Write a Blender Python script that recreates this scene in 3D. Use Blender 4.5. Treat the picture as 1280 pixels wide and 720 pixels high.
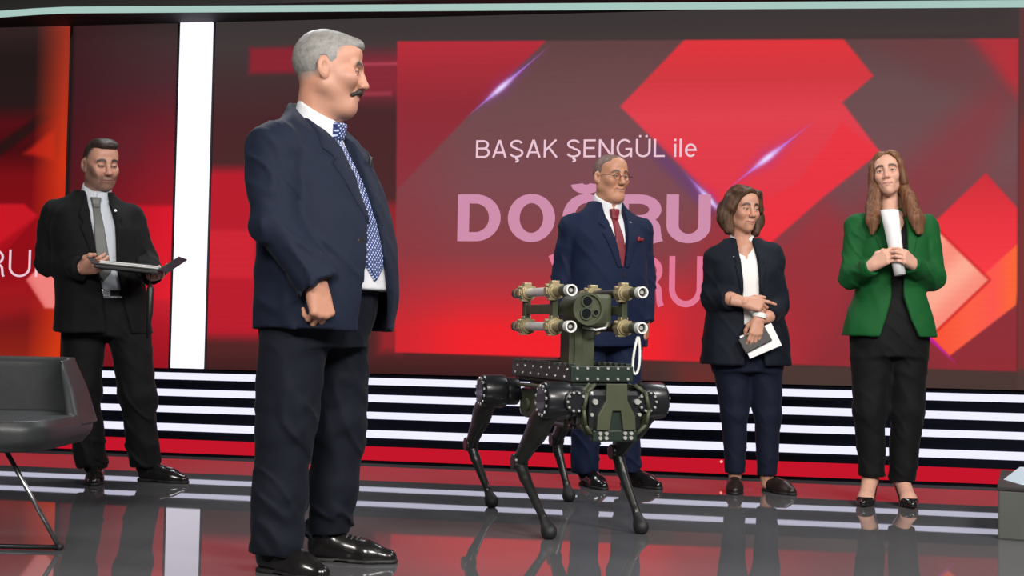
import bpy, bmesh, math, time
import numpy as np
from mathutils import Vector, Matrix

for _o in list(bpy.data.objects):
    bpy.data.objects.remove(_o)
scene = bpy.context.scene
COL = scene.collection
R = math.radians

# ------------------------------------------------------------------ camera
FPX = 1600.0                     # focal length in pixels of the 1280 px wide frame
PITCH = math.atan(55 / FPX)
ROLL = 0.0195
cam_data = bpy.data.cameras.new('camera')
cam_data.sensor_width = 36.0
cam_data.lens = FPX / 1280 * 36.0
cam_data.clip_end = 100
cam = bpy.data.objects.new('camera', cam_data)
COL.objects.link(cam)
_f = Vector((0, math.cos(PITCH), math.sin(PITCH)))
_u0 = Vector((0, -math.sin(PITCH), math.cos(PITCH)))
_x = Vector((1, 0, 0))
_c = math.sqrt(1 - ROLL * ROLL)
_r = _x * _c + _u0 * ROLL
_u = _u0 * _c - _x * ROLL
m = Matrix.Identity(4)
for i in range(3):
    m[i][0] = _r[i]; m[i][1] = _u[i]; m[i][2] = -_f[i]
m[2][3] = 0.8
cam.matrix_world = m
scene.camera = cam

# ------------------------------------------------------------------ world, exposure
world = bpy.data.worlds.new('studio_dark')
scene.world = world
world.use_nodes = True
world.node_tree.nodes['Background'].inputs[0].default_value = (0.55, 0.58, 0.65, 1)
world.node_tree.nodes['Background'].inputs[1].default_value = 0.10
scene.view_settings.view_transform = 'Standard'
scene.view_settings.look = 'None'
scene.view_settings.exposure = 0.0
scene.view_settings.gamma = 1.0
scene.view_settings.use_curve_mapping = False


def area(name, loc, target, size, watts, color=(1, 1, 1), spread=math.pi):
    d = bpy.data.lights.new(name, 'AREA')
    d.shape = 'RECTANGLE'; d.size = size[0]; d.size_y = size[1]
    d.energy = watts; d.color = color; d.spread = spread
    o = bpy.data.objects.new(name, d)
    COL.objects.link(o)
    o.location = loc
    o.rotation_euler = (Vector(target) - Vector(loc)).to_track_quat('-Z', 'Y').to_euler()
    return o


# studio lamps on the lighting grid
area('studio_key_light', (-1.4, -1.2, 3.9), (-0.2, 5.6, 1.2), (2.4, 1.0), 300, (1.0, 0.95, 0.90))
area('studio_fill_light', (2.4, -0.6, 3.9), (0.9, 6.2, 1.2), (2.4, 1.0), 340, (1.0, 0.96, 0.92))
area('studio_profile_light', (3.4, 3.2, 3.8), (-0.7, 4.4, 1.5), (1.0, 0.8), 110, (1.0, 0.96, 0.93))
area('studio_back_light', (-1.8, 7.4, 4.4), (-0.6, 4.4, 1.4), (1.6, 0.6), 90, (0.95, 0.97, 1.0))
area('studio_back_light', (2.6, 7.6, 4.4), (1.2, 5.8, 1.4), (1.6, 0.6), 60, (0.95, 0.97, 1.0))


# ------------------------------------------------------------------ helpers: properties
def tag(o, label=None, cat=None, group=None, kind=None):
    if label: o['label'] = label
    if cat: o['category'] = cat
    if group: o['group'] = group
    if kind: o['kind'] = kind
    return o


def empty(name, loc=(0, 0, 0), rz=0.0):
    o = bpy.data.objects.new(name, None)
    o.empty_display_size = 0.1
    COL.objects.link(o)
    o.location = loc
    o.rotation_euler = (0, 0, rz)
    return o


def link(name, me, mat, parent=None):
    o = bpy.data.objects.new(name, me)
    COL.objects.link(o)
    if mat is not None:
        if isinstance(mat, (list, tuple)):
            for q in mat: me.materials.append(q)
        elif len(me.materials) == 0:
            me.materials.append(mat)
    if parent is not None:
        o.parent = parent
    return o


def s2l(c):
    c = np.asarray(c, dtype=np.float64) / 255.0
    return np.where(c <= 0.04045, c / 12.92, ((c + 0.055) / 1.055) ** 2.4)


def rgb(r, g, b):
    v = s2l((r, g, b))
    return (float(v[0]), float(v[1]), float(v[2]), 1.0)


# ------------------------------------------------------------------ helpers: materials
def new_mat(name):
    mt = bpy.data.materials.new(name)
    mt.use_nodes = True
    nt = mt.node_tree
    return mt, nt, nt.nodes['Principled BSDF']


def mat(name, color, rough=0.6, metal=0.0, noise=0.0, nscale=30.0, bump=0.0, bscale=200.0, stretch=(1, 1, 1),
        spec=0.5, coat=0.0, sheen=0.0, sss=0.0):
    mt, nt, b = new_mat(name)
    N, L = nt.nodes, nt.links
    b.inputs['Base Color'].default_value = color
    b.inputs['Roughness'].default_value = rough
    b.inputs['Metallic'].default_value = metal
    b.inputs['Specular IOR Level'].default_value = spec
    b.inputs['Coat Weight'].default_value = coat
    b.inputs['Sheen Weight'].default_value = sheen
    b.inputs['Sheen Roughness'].default_value = 0.4
    if sss:
        b.inputs['Subsurface Weight'].default_value = sss
        b.inputs['Subsurface Radius'].default_value = (0.012, 0.005, 0.003)
    tc = N.new('ShaderNodeTexCoord')
    mp = N.new('ShaderNodeMapping')
    mp.inputs['Scale'].default_value = stretch
    L.new(tc.outputs['Object'], mp.inputs['Vector'])
    if noise:
        nz = N.new('ShaderNodeTexNoise')
        nz.inputs['Scale'].default_value = nscale
        nz.inputs['Detail'].default_value = 4
        L.new(mp.outputs['Vector'], nz.inputs['Vector'])
        mx = N.new('ShaderNodeMix'); mx.data_type = 'RGBA'
        c = np.array(color[:3])
        mx.inputs[6].default_value = tuple(np.clip(c * (1 - noise), 0, 1)) + (1,)
        mx.inputs[7].default_value = tuple(np.clip(c * (1 + noise), 0, 1)) + (1,)
        L.new(nz.outputs['Fac'], mx.inputs[0])
        L.new(mx.outputs[2], b.inputs['Base Color'])
    if bump:
        n2 = N.new('ShaderNodeTexNoise')
        n2.inputs['Scale'].default_value = bscale
        n2.inputs['Detail'].default_value = 3
        L.new(mp.outputs['Vector'], n2.inputs['Vector'])
        bp = N.new('ShaderNodeBump')
        bp.inputs['Strength'].default_value = bump
        bp.inputs['Distance'].default_value = 0.004
        L.new(n2.outputs['Fac'], bp.inputs['Height'])
        L.new(bp.outputs['Normal'], b.inputs['Normal'])
    return mt


def fabric(name, color, rough=0.8, noise=0.12):
    return mat(name, color, rough, 0, noise, 60, 0.12, 700, sheen=0.04, spec=0.2)


def emit(name, color, strength=1.0):
    mt, nt, b = new_mat(name)
    nt.nodes.remove(b)
    e = nt.nodes.new('ShaderNodeEmission')
    e.inputs[0].default_value = color
    e.inputs[1].default_value = strength
    nt.links.new(e.outputs[0], nt.nodes['Material Output'].inputs[0])
    return mt


def attr_mat(name, rough=0.5, sss=0.0, emission=False, noise=0.06, spec=0.5):
    mt, nt, b = new_mat(name)
    N, L = nt.nodes, nt.links
    a = N.new('ShaderNodeAttribute')
    a.attribute_name = 'Col'
    if emission:
        N.remove(b)
        e = N.new('ShaderNodeEmission')
        L.new(a.outputs['Color'], e.inputs[0])
        L.new(e.outputs[0], N['Material Output'].inputs[0])
        return mt
    tc = N.new('ShaderNodeTexCoord')
    nz = N.new('ShaderNodeTexNoise')
    nz.inputs['Scale'].default_value = 45
    nz.inputs['Detail'].default_value = 5
    L.new(tc.outputs['Object'], nz.inputs['Vector'])
    mr = N.new('ShaderNodeMapRange')
    mr.inputs[3].default_value = 1 - noise * 2
    mr.inputs[4].default_value = 1 + noise * 2
    L.new(nz.outputs['Fac'], mr.inputs[0])
    mul = N.new('ShaderNodeVectorMath'); mul.operation = 'SCALE'
    L.new(a.outputs['Color'], mul.inputs[0])
    L.new(mr.outputs[0], mul.inputs['Scale'])
    L.new(mul.outputs[0], b.inputs['Base Color'])
    b.inputs['Roughness'].default_value = rough
    b.inputs['Specular IOR Level'].default_value = spec
    if sss:
        b.inputs['Subsurface Weight'].default_value = sss
        b.inputs['Subsurface Radius'].default_value = (0.010, 0.004, 0.002)
    return mt


# ------------------------------------------------------------------ helpers: meshes
def np_mesh(name, V, Q, col=None, smooth=True):
    V = np.ascontiguousarray(V, np.float32); Q = np.ascontiguousarray(Q, np.int32)
    me = bpy.data.meshes.new(name)
    k = Q.shape[1]
    me.vertices.add(len(V)); me.vertices.foreach_set('co', V.ravel())
    me.loops.add(Q.size); me.loops.foreach_set('vertex_index', Q.ravel())
    me.polygons.add(len(Q))
    me.polygons.foreach_set('loop_start', np.arange(0, Q.size, k, dtype=np.int32))
    me.polygons.foreach_set('loop_total', np.full(len(Q), k, np.int32))
    if smooth:
        me.polygons.foreach_set('use_smooth', np.ones(len(Q), bool))
    if col is not None:
        at = me.attributes.new('Col', 'FLOAT_COLOR', 'POINT')
        c = np.ones((len(V), 4), np.float32); c[:, :3] = col
        at.data.foreach_set('color', c.ravel())
    me.update(calc_edges=True)
    me.validate()
    return me


class MB:
    """collects boxes, tubes, cylinders and rings into one bmesh"""
    def __init__(s):
        s.bm = bmesh.new()

    def _merge(s, b2, M=None, smooth=False):
        if M is not None:
            b2.transform(M)
        for f in b2.faces: f.smooth = smooth
        me = bpy.data.meshes.new('t')
        b2.to_mesh(me); b2.free()
        s.bm.from_mesh(me)
        bpy.data.meshes.remove(me)
        return s

    def box(s, c, size, bev=0.0, M=None, seg=2):
        b = bmesh.new()
        bmesh.ops.create_cube(b, size=1)
        b.transform(Matrix.Diagonal((size[0], size[1], size[2], 1)))
        if bev:
            bmesh.ops.bevel(b, geom=b.edges[:], offset=bev, segments=seg, profile=0.6, affect='EDGES')
        T = Matrix.Translation(c)
        return s._merge(b, T @ M if M is not None else T)

    def cyl(s, a, b_, ra, rb=None, seg=20, bev=0.0):
        rb = ra if rb is None else rb
        a = Vector(a); b_ = Vector(b_)
        b = bmesh.new()
        d = b_ - a
        bmesh.ops.create_cone(b, cap_ends=True, segments=seg, radius1=ra, radius2=rb, depth=d.length)
        if bev:
            es = [e for e in b.edges if len(e.link_faces) == 2 and any(len(f.verts) > 4 for f in e.link_faces)]
            bmesh.ops.bevel(b, geom=es, offset=bev, segments=2, profile=0.6, affect='EDGES')
        M = Matrix.Translation((a + b_) / 2) @ d.to_track_quat('Z', 'Y').to_matrix().to_4x4()
        for f in b.faces: f.smooth = len(f.verts) == 4
        me = bpy.data.meshes.new('t'); b.transform(M); b.to_mesh(me); b.free()
        s.bm.from_mesh(me); bpy.data.meshes.remove(me)
        return s

    def ball(s, c, r, sc=(1, 1, 1), seg=16):
        b = bmesh.new()
        bmesh.ops.create_uvsphere(b, u_segments=seg, v_segments=seg // 2 + 2, radius=r)
        return s._merge(b, Matrix.Translation(c) @ Matrix.Diagonal((sc[0], sc[1], sc[2], 1)), True)

    def ring(s, c, axis, R_, r, seg=28, sub=8):
        b = bmesh.new()
        vs = []
        for i in range(seg):
            t = 2 * math.pi * i / seg
            row = []
            for j in range(sub):
                q = 2 * math.pi * j / sub
                row.append(b.verts.new(((R_ + r * math.cos(q)) * math.cos(t), (R_ + r * math.cos(q)) * math.sin(t), r * math.sin(q))))
            vs.append(row)
        for i in range(seg):
            for j in range(sub):
                b.faces.new((vs[i][j], vs[(i + 1) % seg][j], vs[(i + 1) % seg][(j + 1) % sub], vs[i][(j + 1) % sub]))
        M = Matrix.Translation(c) @ Vector(axis).to_track_quat('Z', 'Y').to_matrix().to_4x4()
        return s._merge(b, M, True)

    def pipe(s, c0, c1, r_out, r_in, seg=24):
        """hollow tube with open ends"""
        c0 = Vector(c0); c1 = Vector(c1); d = c1 - c0
        b = bmesh.new()
        rows = []
        for (z, r) in ((0, r_in), (0, r_out), (d.length, r_out), (d.length, r_in)):
            rows.append([b.verts.new((r * math.cos(2 * math.pi * i / seg), r * math.sin(2 * math.pi * i / seg), z)) for i in range(seg)])
        for k in range(4):
            A, B = rows[k], rows[(k + 1) % 4]
            for i in range(seg):
                b.faces.new((A[i], A[(i + 1) % seg], B[(i + 1) % seg], B[i]))
        bmesh.ops.recalc_face_normals(b, faces=b.faces[:])
        M = Matrix.Translation(c0) @ d.to_track_quat('Z', 'Y').to_matrix().to_4x4()
        return s._merge(b, M, False)

    def tube(s, pts, r, seg=10):
        """a round rod through points (ends closed); r may be a list"""
        P = [Vector(p) for p in pts]
        n = len(P)
        rr = r if isinstance(r, (list, tuple)) else [r] * n
        b = bmesh.new()
        rows = []
        up = None
        for i in range(n):
            t = (P[min(i + 1, n - 1)] - P[max(i - 1, 0)]).normalized()
            if up is None:
                up = t.orthogonal().normalized()
            up = (up - t * up.dot(t)).normalized()
            sd = t.cross(up)
            rows.append([b.verts.new(P[i] + (up * math.cos(2 * math.pi * j / seg) + sd * math.sin(2 * math.pi * j / seg)) * rr[i]) for j in range(seg)])
        for i in range(n - 1):
            for j in range(seg):
                b.faces.new((rows[i][j], rows[i][(j + 1) % seg], rows[i + 1][(j + 1) % seg], rows[i + 1][j]))
        b.faces.new(rows[0][::-1]); b.faces.new(rows[-1])
        return s._merge(b, None, True)

    def prism(s, poly, d0, d1, axes=(0, 2), bev=0.0):
        """extrude a polygon given in two axes along the third from d0 to d1"""
        k = ({0, 1, 2} - set(axes)).pop()
        b = bmesh.new()
        def mk(p, d):
            v = [0, 0, 0]; v[axes[0]] = p[0]; v[axes[1]] = p[1]; v[k] = d
            return b.verts.new(v)
        A = [mk(p, d0) for p in poly]; B = [mk(p, d1) for p in poly]
        b.faces.new(A); b.faces.new(B[::-1])
        n = len(poly)
        for i in range(n):
            b.faces.new((A[i], B[i], B[(i + 1) % n], A[(i + 1) % n]))
        bmesh.ops.recalc_face_normals(b, faces=b.faces[:])
        if bev:
            bmesh.ops.bevel(b, geom=b.edges[:], offset=bev, segments=2, profile=0.6, affect='EDGES')
        return s._merge(b)

    def build(s, name, mt, parent=None, loc=None):
        me = bpy.data.meshes.new(name)
        s.bm.to_mesh(me); s.bm.free()
        o = link(name, me, mt, parent)
        if loc: o.location = loc
        return o


# ------------------------------------------------------------------ helpers: signed distance modelling
def smin(a, b, k):
    if k <= 0: return np.minimum(a, b)
    h = np.maximum(k - np.abs(a - b), 0) / k
    return np.minimum(a, b) - h * h * (k * 0.25)


def smax(a, b, k):
    return -smin(-a, -b, k)


_rng = np.random.RandomState(7)
_LAT = _rng.rand(32, 32, 32).astype(np.float32)


def vnoise(x, y, z):
    xi = np.floor(x).astype(np.int32); yi = np.floor(y).astype(np.int32); zi = np.floor(z).astype(np.int32)
    fx = x - xi; fy = y - yi; fz = z - zi
    fx = fx * fx * (3 - 2 * fx); fy = fy * fy * (3 - 2 * fy); fz = fz * fz * (3 - 2 * fz)
    g = lambda a, b, c: _LAT[(xi + a) & 31, (yi + b) & 31, (zi + c) & 31]
    l = lambda a, b, t: a + (b - a) * t
    return l(l(l(g(0, 0, 0), g(1, 0, 0), fx), l(g(0, 1, 0), g(1, 1, 0), fx), fy),
             l(l(g(0, 0, 1), g(1, 0, 1), fx), l(g(0, 1, 1), g(1, 1, 1), fx), fy), fz) - 0.5


def poly_sd(P, A, B):
    A, B = np.broadcast_arrays(A, B)
    d = np.full(A.shape, 1e9, np.float32); ins = np.zeros(A.shape, bool)
    n = len(P)
    for i in range(n):
        x0, y0 = P[i]; x1, y1 = P[(i + 1) % n]
        ex, ey = x1 - x0, y1 - y0
        t = np.clip(((A - x0) * ex + (B - y0) * ey) / max(ex * ex + ey * ey, 1e-12), 0, 1)
        d = np.minimum(d, (A - x0 - t * ex) ** 2 + (B - y0 - t * ey) ** 2)
        if y0 != y1:
            ins ^= ((y0 > B) != (y1 > B)) & (A < ex * (B - y0) / (y1 - y0) + x0)
    d = np.sqrt(d)
    return np.where(ins, -d, d)


class Field:
    def __init__(s, lo, hi, h):
        s.lo = np.array(lo, np.float64); s.h = h
        n = np.ceil((np.array(hi) - s.lo) / h).astype(int) + 1
        s.n = n
        s.ax = [(s.lo[i] + h * np.arange(n[i])).astype(np.float32) for i in range(3)]
        s.D = np.full(tuple(n), 1.0, np.float32)

    def copy(s):
        g = Field.__new__(Field)
        g.lo, g.h, g.n, g.ax = s.lo, s.h, s.n, s.ax
        g.D = s.D.copy()
        return g

    def box(s, lo, hi):
        a = np.clip(np.floor((np.array(lo) - s.lo) / s.h).astype(int), 0, s.n - 1)
        b = np.clip(np.ceil((np.array(hi) - s.lo) / s.h).astype(int) + 1, a + 1, s.n)
        sl = tuple(slice(a[i], b[i]) for i in range(3))
        return sl, s.ax[0][sl[0]][:, None, None], s.ax[1][sl[1]][None, :, None], s.ax[2][sl[2]][None, None, :]

    def xyz(s):
        return s.ax[0][:, None, None], s.ax[1][None, :, None], s.ax[2][None, None, :]

    def _put(s, sl, d, k, sub):
        if sub:
            s.D[sl] = smax(s.D[sl], -d, k)
        else:
            s.D[sl] = smin(s.D[sl], d, k)
        return s

    def cone(s, a, b, ra, rb=None, k=0.0, sub=False, endcut=False, flat=None):
        rb = ra if rb is None else rb
        a = np.array(a, float); b = np.array(b, float)
        mr = max(ra, rb) + k + 3 * s.h
        sl, X, Y, Z = s.box(np.minimum(a, b) - mr, np.maximum(a, b) + mr)
        vx, vy, vz = X - a[0], Y - a[1], Z - a[2]
        ba = b - a
        if flat is not None:
            n, f = np.array(flat[0], float), flat[1]
            n = n / np.linalg.norm(n)
            dn = (vx * n[0] + vy * n[1] + vz * n[2]) * (1 / f - 1)
            vx, vy, vz = vx + n[0] * dn, vy + n[1] * dn, vz + n[2] * dn
            ba = ba + n * (ba @ n) * (1 / f - 1)
        L2 = max(float(ba @ ba), 1e-9)
        tt = (vx * ba[0] + vy * ba[1] + vz * ba[2]) / L2
        t = np.clip(tt, 0, 1)
        d = np.sqrt((vx - t * ba[0]) ** 2 + (vy - t * ba[1]) ** 2 + (vz - t * ba[2]) ** 2) - (ra + (rb - ra) * t)
        if endcut:
            d = np.maximum(d, (tt - 1) * math.sqrt(L2))
        return s._put(sl, d.astype(np.float32), k, sub)

    def chain(s, pts, rs, k=0.0, **kw):
        for i in range(len(pts) - 1):
            s.cone(pts[i], pts[i + 1], rs[i], rs[i + 1], k, **kw)
        return s

    def ell(s, c, r, k=0.0, sub=False, rot=None):
        c = np.array(c, float); r = np.array(r, float)
        mr = r.max() + k + 3 * s.h
        sl, X, Y, Z = s.box(c - mr, c + mr)
        q = [X - c[0], Y - c[1], Z - c[2]]
        if rot is not None:
            M = np.array(rot)
            q = [q[0] * M[0][i] + q[1] * M[1][i] + q[2] * M[2][i] for i in range(3)]
        k0 = np.sqrt((q[0] / r[0]) ** 2 + (q[1] / r[1]) ** 2 + (q[2] / r[2]) ** 2)
        k1 = np.sqrt((q[0] / r[0] ** 2) ** 2 + (q[1] / r[1] ** 2) ** 2 + (q[2] / r[2] ** 2) ** 2) + 1e-6
        return s._put(sl, (k0 * (k0 - 1) / k1).astype(np.float32), k, sub)

    def loft(s, tab, k=0.0, n=2.3, grow=0.0, smooth=0.03, sub=False):
        T = np.array(tab, float)
        T = T[np.argsort(T[:, 0])]
        z = s.ax[2].astype(float)
        w = max(1, int(smooth / s.h))
        ker = np.ones(2 * w + 1) / (2 * w + 1)
        cols = []
        for c in range(1, 5):
            v = np.interp(z, T[:, 0], T[:, c])
            cols.append(np.convolve(np.pad(v, w, mode='edge'), ker, 'valid').astype(np.float32)[None, None, :])
        cx, cy, rx, ry = cols
        rx = rx + grow; ry = ry + grow
        X, Y, Z = s.xyz()
        q = (np.abs((X - cx) / rx) ** n + np.abs((Y - cy) / ry) ** n) ** (1.0 / n)
        d = (q - 1) * np.minimum(rx, ry)
        d = np.maximum(d, np.maximum(T[0, 0] - Z, Z - T[-1, 0]))
        return s._put((slice(None),) * 3, d.astype(np.float32), k, sub)

    def prism(s, poly, axes=(0, 2), rng=(-9, 9), mode='cut', k=0.0, grow=0.0):
        """mode 'cut' keeps what is inside the prism, 'sub' removes it"""
        ax = s.xyz()
        A, B = ax[axes[0]], ax[axes[1]]
        C = ax[({0, 1, 2} - set(axes)).pop()]
        d = poly_sd(poly, A, B) - grow
        d = np.maximum(d, np.maximum(rng[0] - C, C - rng[1])).astype(np.float32)
        if mode == 'cut':
            s.D = smax(s.D, d, k)
        else:
            s.D = smax(s.D, -d, k)
        return s

    def plane(s, p, nrm, k=0.0):
        """keeps the side the normal points away from"""
        n = np.array(nrm, float); n = n / np.linalg.norm(n)
        X, Y, Z = s.xyz()
        s.D = smax(s.D, ((X - p[0]) * n[0] + (Y - p[1]) * n[1] + (Z - p[2]) * n[2]).astype(np.float32), k)
        return s

    def wrinkle(s, amp, f=(7, 7, 18), seed=0.0, zr=None, oct2=True, crease=0.0):
        X, Y, Z = s.xyz()
        m_ = np.abs(s.D) < 0.05
        I = np.nonzero(m_)
        x, y, z = s.ax[0][I[0]], s.ax[1][I[1]], s.ax[2][I[2]]
        v = vnoise(x * f[0] + seed, y * f[1] + seed * 1.7, (z + 0.5 * x) * f[2])
        if oct2:
            v = v + 0.4 * vnoise(x * f[0] * 2.1 + seed, y * f[1] * 2.1, (z - 0.6 * x) * f[2] * 2.0 + seed)
        if crease:
            r = np.abs(vnoise(x * f[0] * 1.2 + seed * 3, y * f[1] * 1.2 + 5, (z + 0.9 * x - 0.5 * y) * f[2] * 0.9 + seed))
            v = v - crease * np.exp(-(r / 0.09) ** 2)
        if zr is not None:
            w = np.interp(z, [q[0] for q in zr], [q[1] for q in zr])
            v = v * w
        s.D[I] += (amp * 2 * v).astype(np.float32)
        return s

    def mesh(s):
        D = s.D
        D[0] = D[-1] = 1; D[:, 0] = D[:, -1] = 1; D[:, :, 0] = D[:, :, -1] = 1
        S = D < 0
        nx, ny, nz = D.shape
        c = np.zeros((nx - 1, ny - 1, nz - 1), np.uint8)
        offs = [(i, j, k) for i in (0, 1) for j in (0, 1) for k in (0, 1)]
        for (i, j, k) in offs:
            c += S[i:nx - 1 + i, j:ny - 1 + j, k:nz - 1 + k]
        act = (c > 0) & (c < 8)
        ids = np.argwhere(act)
        idx = np.full(act.shape, -1, np.int32)
        idx[act] = np.arange(len(ids))
        acc = np.zeros((len(ids), 3)); cnt = np.zeros(len(ids))
        for a in offs:
            for ax in range(3):
                if a[ax] == 0:
                    b = list(a); b[ax] = 1
                    d1 = D[ids[:, 0] + a[0], ids[:, 1] + a[1], ids[:, 2] + a[2]]
                    d2 = D[ids[:, 0] + b[0], ids[:, 1] + b[1], ids[:, 2] + b[2]]
                    cr = (d1 < 0) != (d2 < 0)
                    t = np.where(cr, d1 / np.where(cr, d1 - d2, 1), 0)
                    p = np.array(a, float)[None, :] + t[:, None] * (np.array(b) - np.array(a))[None, :]
                    acc += p * cr[:, None]; cnt += cr
        V = s.lo + s.h * (ids + acc / np.maximum(cnt, 1)[:, None])
        quads = []
        for ax in range(3):
            b, cc = (ax + 1) % 3, (ax + 2) % 3
            S0 = np.take(S, range(0, S.shape[ax] - 1), ax); S1 = np.take(S, range(1, S.shape[ax]), ax)
            e = np.argwhere(S0 != S1)
            e = e[(e[:, b] > 0) & (e[:, cc] > 0) & (e[:, b] < S.shape[b] - 1) & (e[:, cc] < S.shape[cc] - 1)]
            ins = S[e[:, 0], e[:, 1], e[:, 2]]
            def cell(db, dc):
                q = e.copy(); q[:, b] += db; q[:, cc] += dc
                return idx[q[:, 0], q[:, 1], q[:, 2]]
            Q = np.stack([cell(-1, -1), cell(0, -1), cell(0, 0), cell(-1, 0)], 1)
            Q[~ins] = Q[~ins][:, ::-1]
            quads.append(Q)
        return V, np.concatenate(quads)

    def build(s, name, mt, parent=None):
        V, Q = s.mesh()
        return link(name, np_mesh(name, V, Q), mt, parent)


def join(parts):
    """parts: list of (V, Q, colour array)"""
    Vs, Qs, Cs, n = [], [], [], 0
    for V, Q, C in parts:
        Vs.append(V); Qs.append(Q + n); n += len(V)
        Cs.append(np.broadcast_to(C, (len(V), 3)))
    return np.concatenate(Vs), np.concatenate(Qs), np.concatenate(Cs)


# ------------------------------------------------------------------ setting
WALL_A = math.atan(0.18)          # the LED wall stands a little turned, its right end nearer
WALL_Y = 8.93
STAIR_Y = 7.53


def floor_material():
    mt, nt, b = new_mat('polished_dark_floor')
    N, L = nt.nodes, nt.links
    tc = N.new('ShaderNodeTexCoord')
    nz = N.new('ShaderNodeTexNoise'); nz.inputs['Scale'].default_value = 1.3; nz.inputs['Detail'].default_value = 5
    L.new(tc.outputs['Object'], nz.inputs['Vector'])
    mx = N.new('ShaderNodeMix'); mx.data_type = 'RGBA'
    mx.inputs[6].default_value = (0.092, 0.092, 0.097, 1); mx.inputs[7].default_value = (0.118, 0.118, 0.123, 1)
    L.new(nz.outputs['Fac'], mx.inputs[0]); L.new(mx.outputs[2], b.inputs['Base Color'])
    n2 = N.new('ShaderNodeTexNoise'); n2.inputs['Scale'].default_value = 3.0; n2.inputs['Detail'].default_value = 6
    L.new(tc.outputs['Object'], n2.inputs['Vector'])
    mr = N.new('ShaderNodeMapRange'); mr.inputs[3].default_value = 0.010; mr.inputs[4].default_value = 0.035
    L.new(n2.outputs['Fac'], mr.inputs[0]); L.new(mr.outputs[0], b.inputs['Roughness'])
    b.inputs['IOR'].default_value = 1.42
    return mt


M_FLOOR = floor_material()
M_BLACK = mat('matt_black_paint', (0.008, 0.008, 0.010, 1), 0.7, noise=0.2)
M_DARK = mat('dark_grey_paint', (0.020, 0.018, 0.018, 1), 0.7, noise=0.15)
M_TREAD = mat('step_tread_black', (0.006, 0.007, 0.012, 1), 0.95, noise=0.2, spec=0.0)
M_RED_BOARD = emit('red_lit_board', rgb(196, 22, 42))
M_STRIP = emit('white_light_strip', (0.80, 0.79, 1.0, 1), 1.12)
M_COLUMN = emit('white_light_panel', (0.92, 0.86, 1.0, 1), 1.25)
M_COVE = emit('teal_cove_light', rgb(172, 204, 196), 0.95)
M_SCREEN = attr_mat('led_screen_picture', emission=True)

fl = MB().box((0, 5.0, -0.05), (14, 16, 0.1)).build('floor', M_FLOOR)
tag(fl, kind='structure')
wl = MB().box((0, 0, 2.6), (16, 0.2, 5.2)).build('wall_back', M_DARK)
wl.location = (0, WALL_Y + 0.42, 0); wl.rotation_euler = (0, 0, -WALL_A)
tag(wl, kind='structure')
ce = MB().box((0, 5.0, 5.25), (14, 16, 0.1)).build('ceiling', M_BLACK)
tag(ce, kind='structure')

# stepped plinth under the screens: red kick board, then four steps, each with a lit nosing
W0, W1 = -5.6, 5.2
def wallobj(o, y0):
    o.location = (0, y0, 0); o.rotation_euler = (0, 0, -WALL_A)
    return o

st = empty('stepped_plinth', (0, STAIR_Y, 0), -WALL_A)
tag(st, kind='structure'); st.name = 'trim_1'
steps = [(0.0, 0.0, 0.140, None), (0.15, 0.140, 0.248, (0.139, 0.186)), (0.25, 0.248, 0.326, (0.243, 0.290)),
         (0.65, 0.326, 0.419, (0.328, 0.375)), (1.05, 0.419, 0.478, (0.421, 0.469))]
for i, (y, z0, z1, strip) in enumerate(steps):
    mb = MB().box(((W0 + W1) / 2, y + (1.75 - y) / 2, (z0 + z1) / 2), (W1 - W0, 1.75 - y, z1 - z0 - 0.0005), 0.003)
    so = mb.build('step', M_TREAD, st)
    if strip:
        zc = (strip[0] + strip[1]) / 2
        MB().box(((W0 + W1) / 2, y - 0.006, zc), (W1 - W0, 0.014, strip[1] - strip[0]), 0.002).build('light_strip', M_STRIP, so)
    else:
        MB().box(((W0 + W1) / 2, y - 0.006, 0.060), (W1 - W0, 0.014, 0.082), 0.002).build('red_board', M_RED_BOARD, so)
        # small running lights seen on the board left of the middle
        mb = MB()
        for sx in (-1.19, 1.23):
            mb.cyl((sx, y - 0.012, 0.088), (sx, y - 0.019, 0.088), 0.008, seg=10)
        mb.build('marker_light', emit('red_marker_light', (1.0, 0.25, 0.2, 1), 2.0), so)

# header beam over the screens with a thin cove light along its lower edge
hb = MB().box((0, 0.25, 3.42), (12, 0.5, 0.78), 0.01).build('trim_2', M_DARK)
tag(wallobj(hb, 8.45), kind='structure')
pts = []
for k in range(41):
    s = -5.0 + k * 0.25
    z = 2.996 - 0.0195 * (s + 1.98) - (0.065 * max(0.0, -3.2 - s) ** 1.5)
    pts.append((s, -0.02, z))
cv = MB()
for k in range(40):
    a, b = pts[k], pts[k + 1]
    cv.prism([(a[0], a[2] - 0.019), (b[0], b[2] - 0.019), (b[0], b[2] + 0.019), (a[0], a[2] + 0.019)], -0.035, 0.0)
cvo = cv.build('cove_light', M_COVE, hb)
tag(cvo, 'pale teal glowing strip under the dark header')


# ------------------------------------------------------------------ the LED screens' picture
def sm(d, w):
    """soft mask: 1 inside (d<0), 0 outside, blurred over +-w"""
    t = np.clip(0.5 - d / (2 * w), 0, 1)
    return (t * t * (3 - 2 * t))[..., None]


def lay(C, mask, colour, a=1.0):
    return C + (np.asarray(colour, float) - C) * mask * a


def ramp(v, stops):
    xs = [q[0] for q in stops]
    return np.stack([np.interp(v, xs, [q[1][i] for q in stops]) for i in range(3)], -1)


def blob(S, Z, s, z, rs, rz):
    return np.exp(-(((S - s) / rs) ** 2 + ((Z - z) / rz) ** 2))[..., None]


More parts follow.
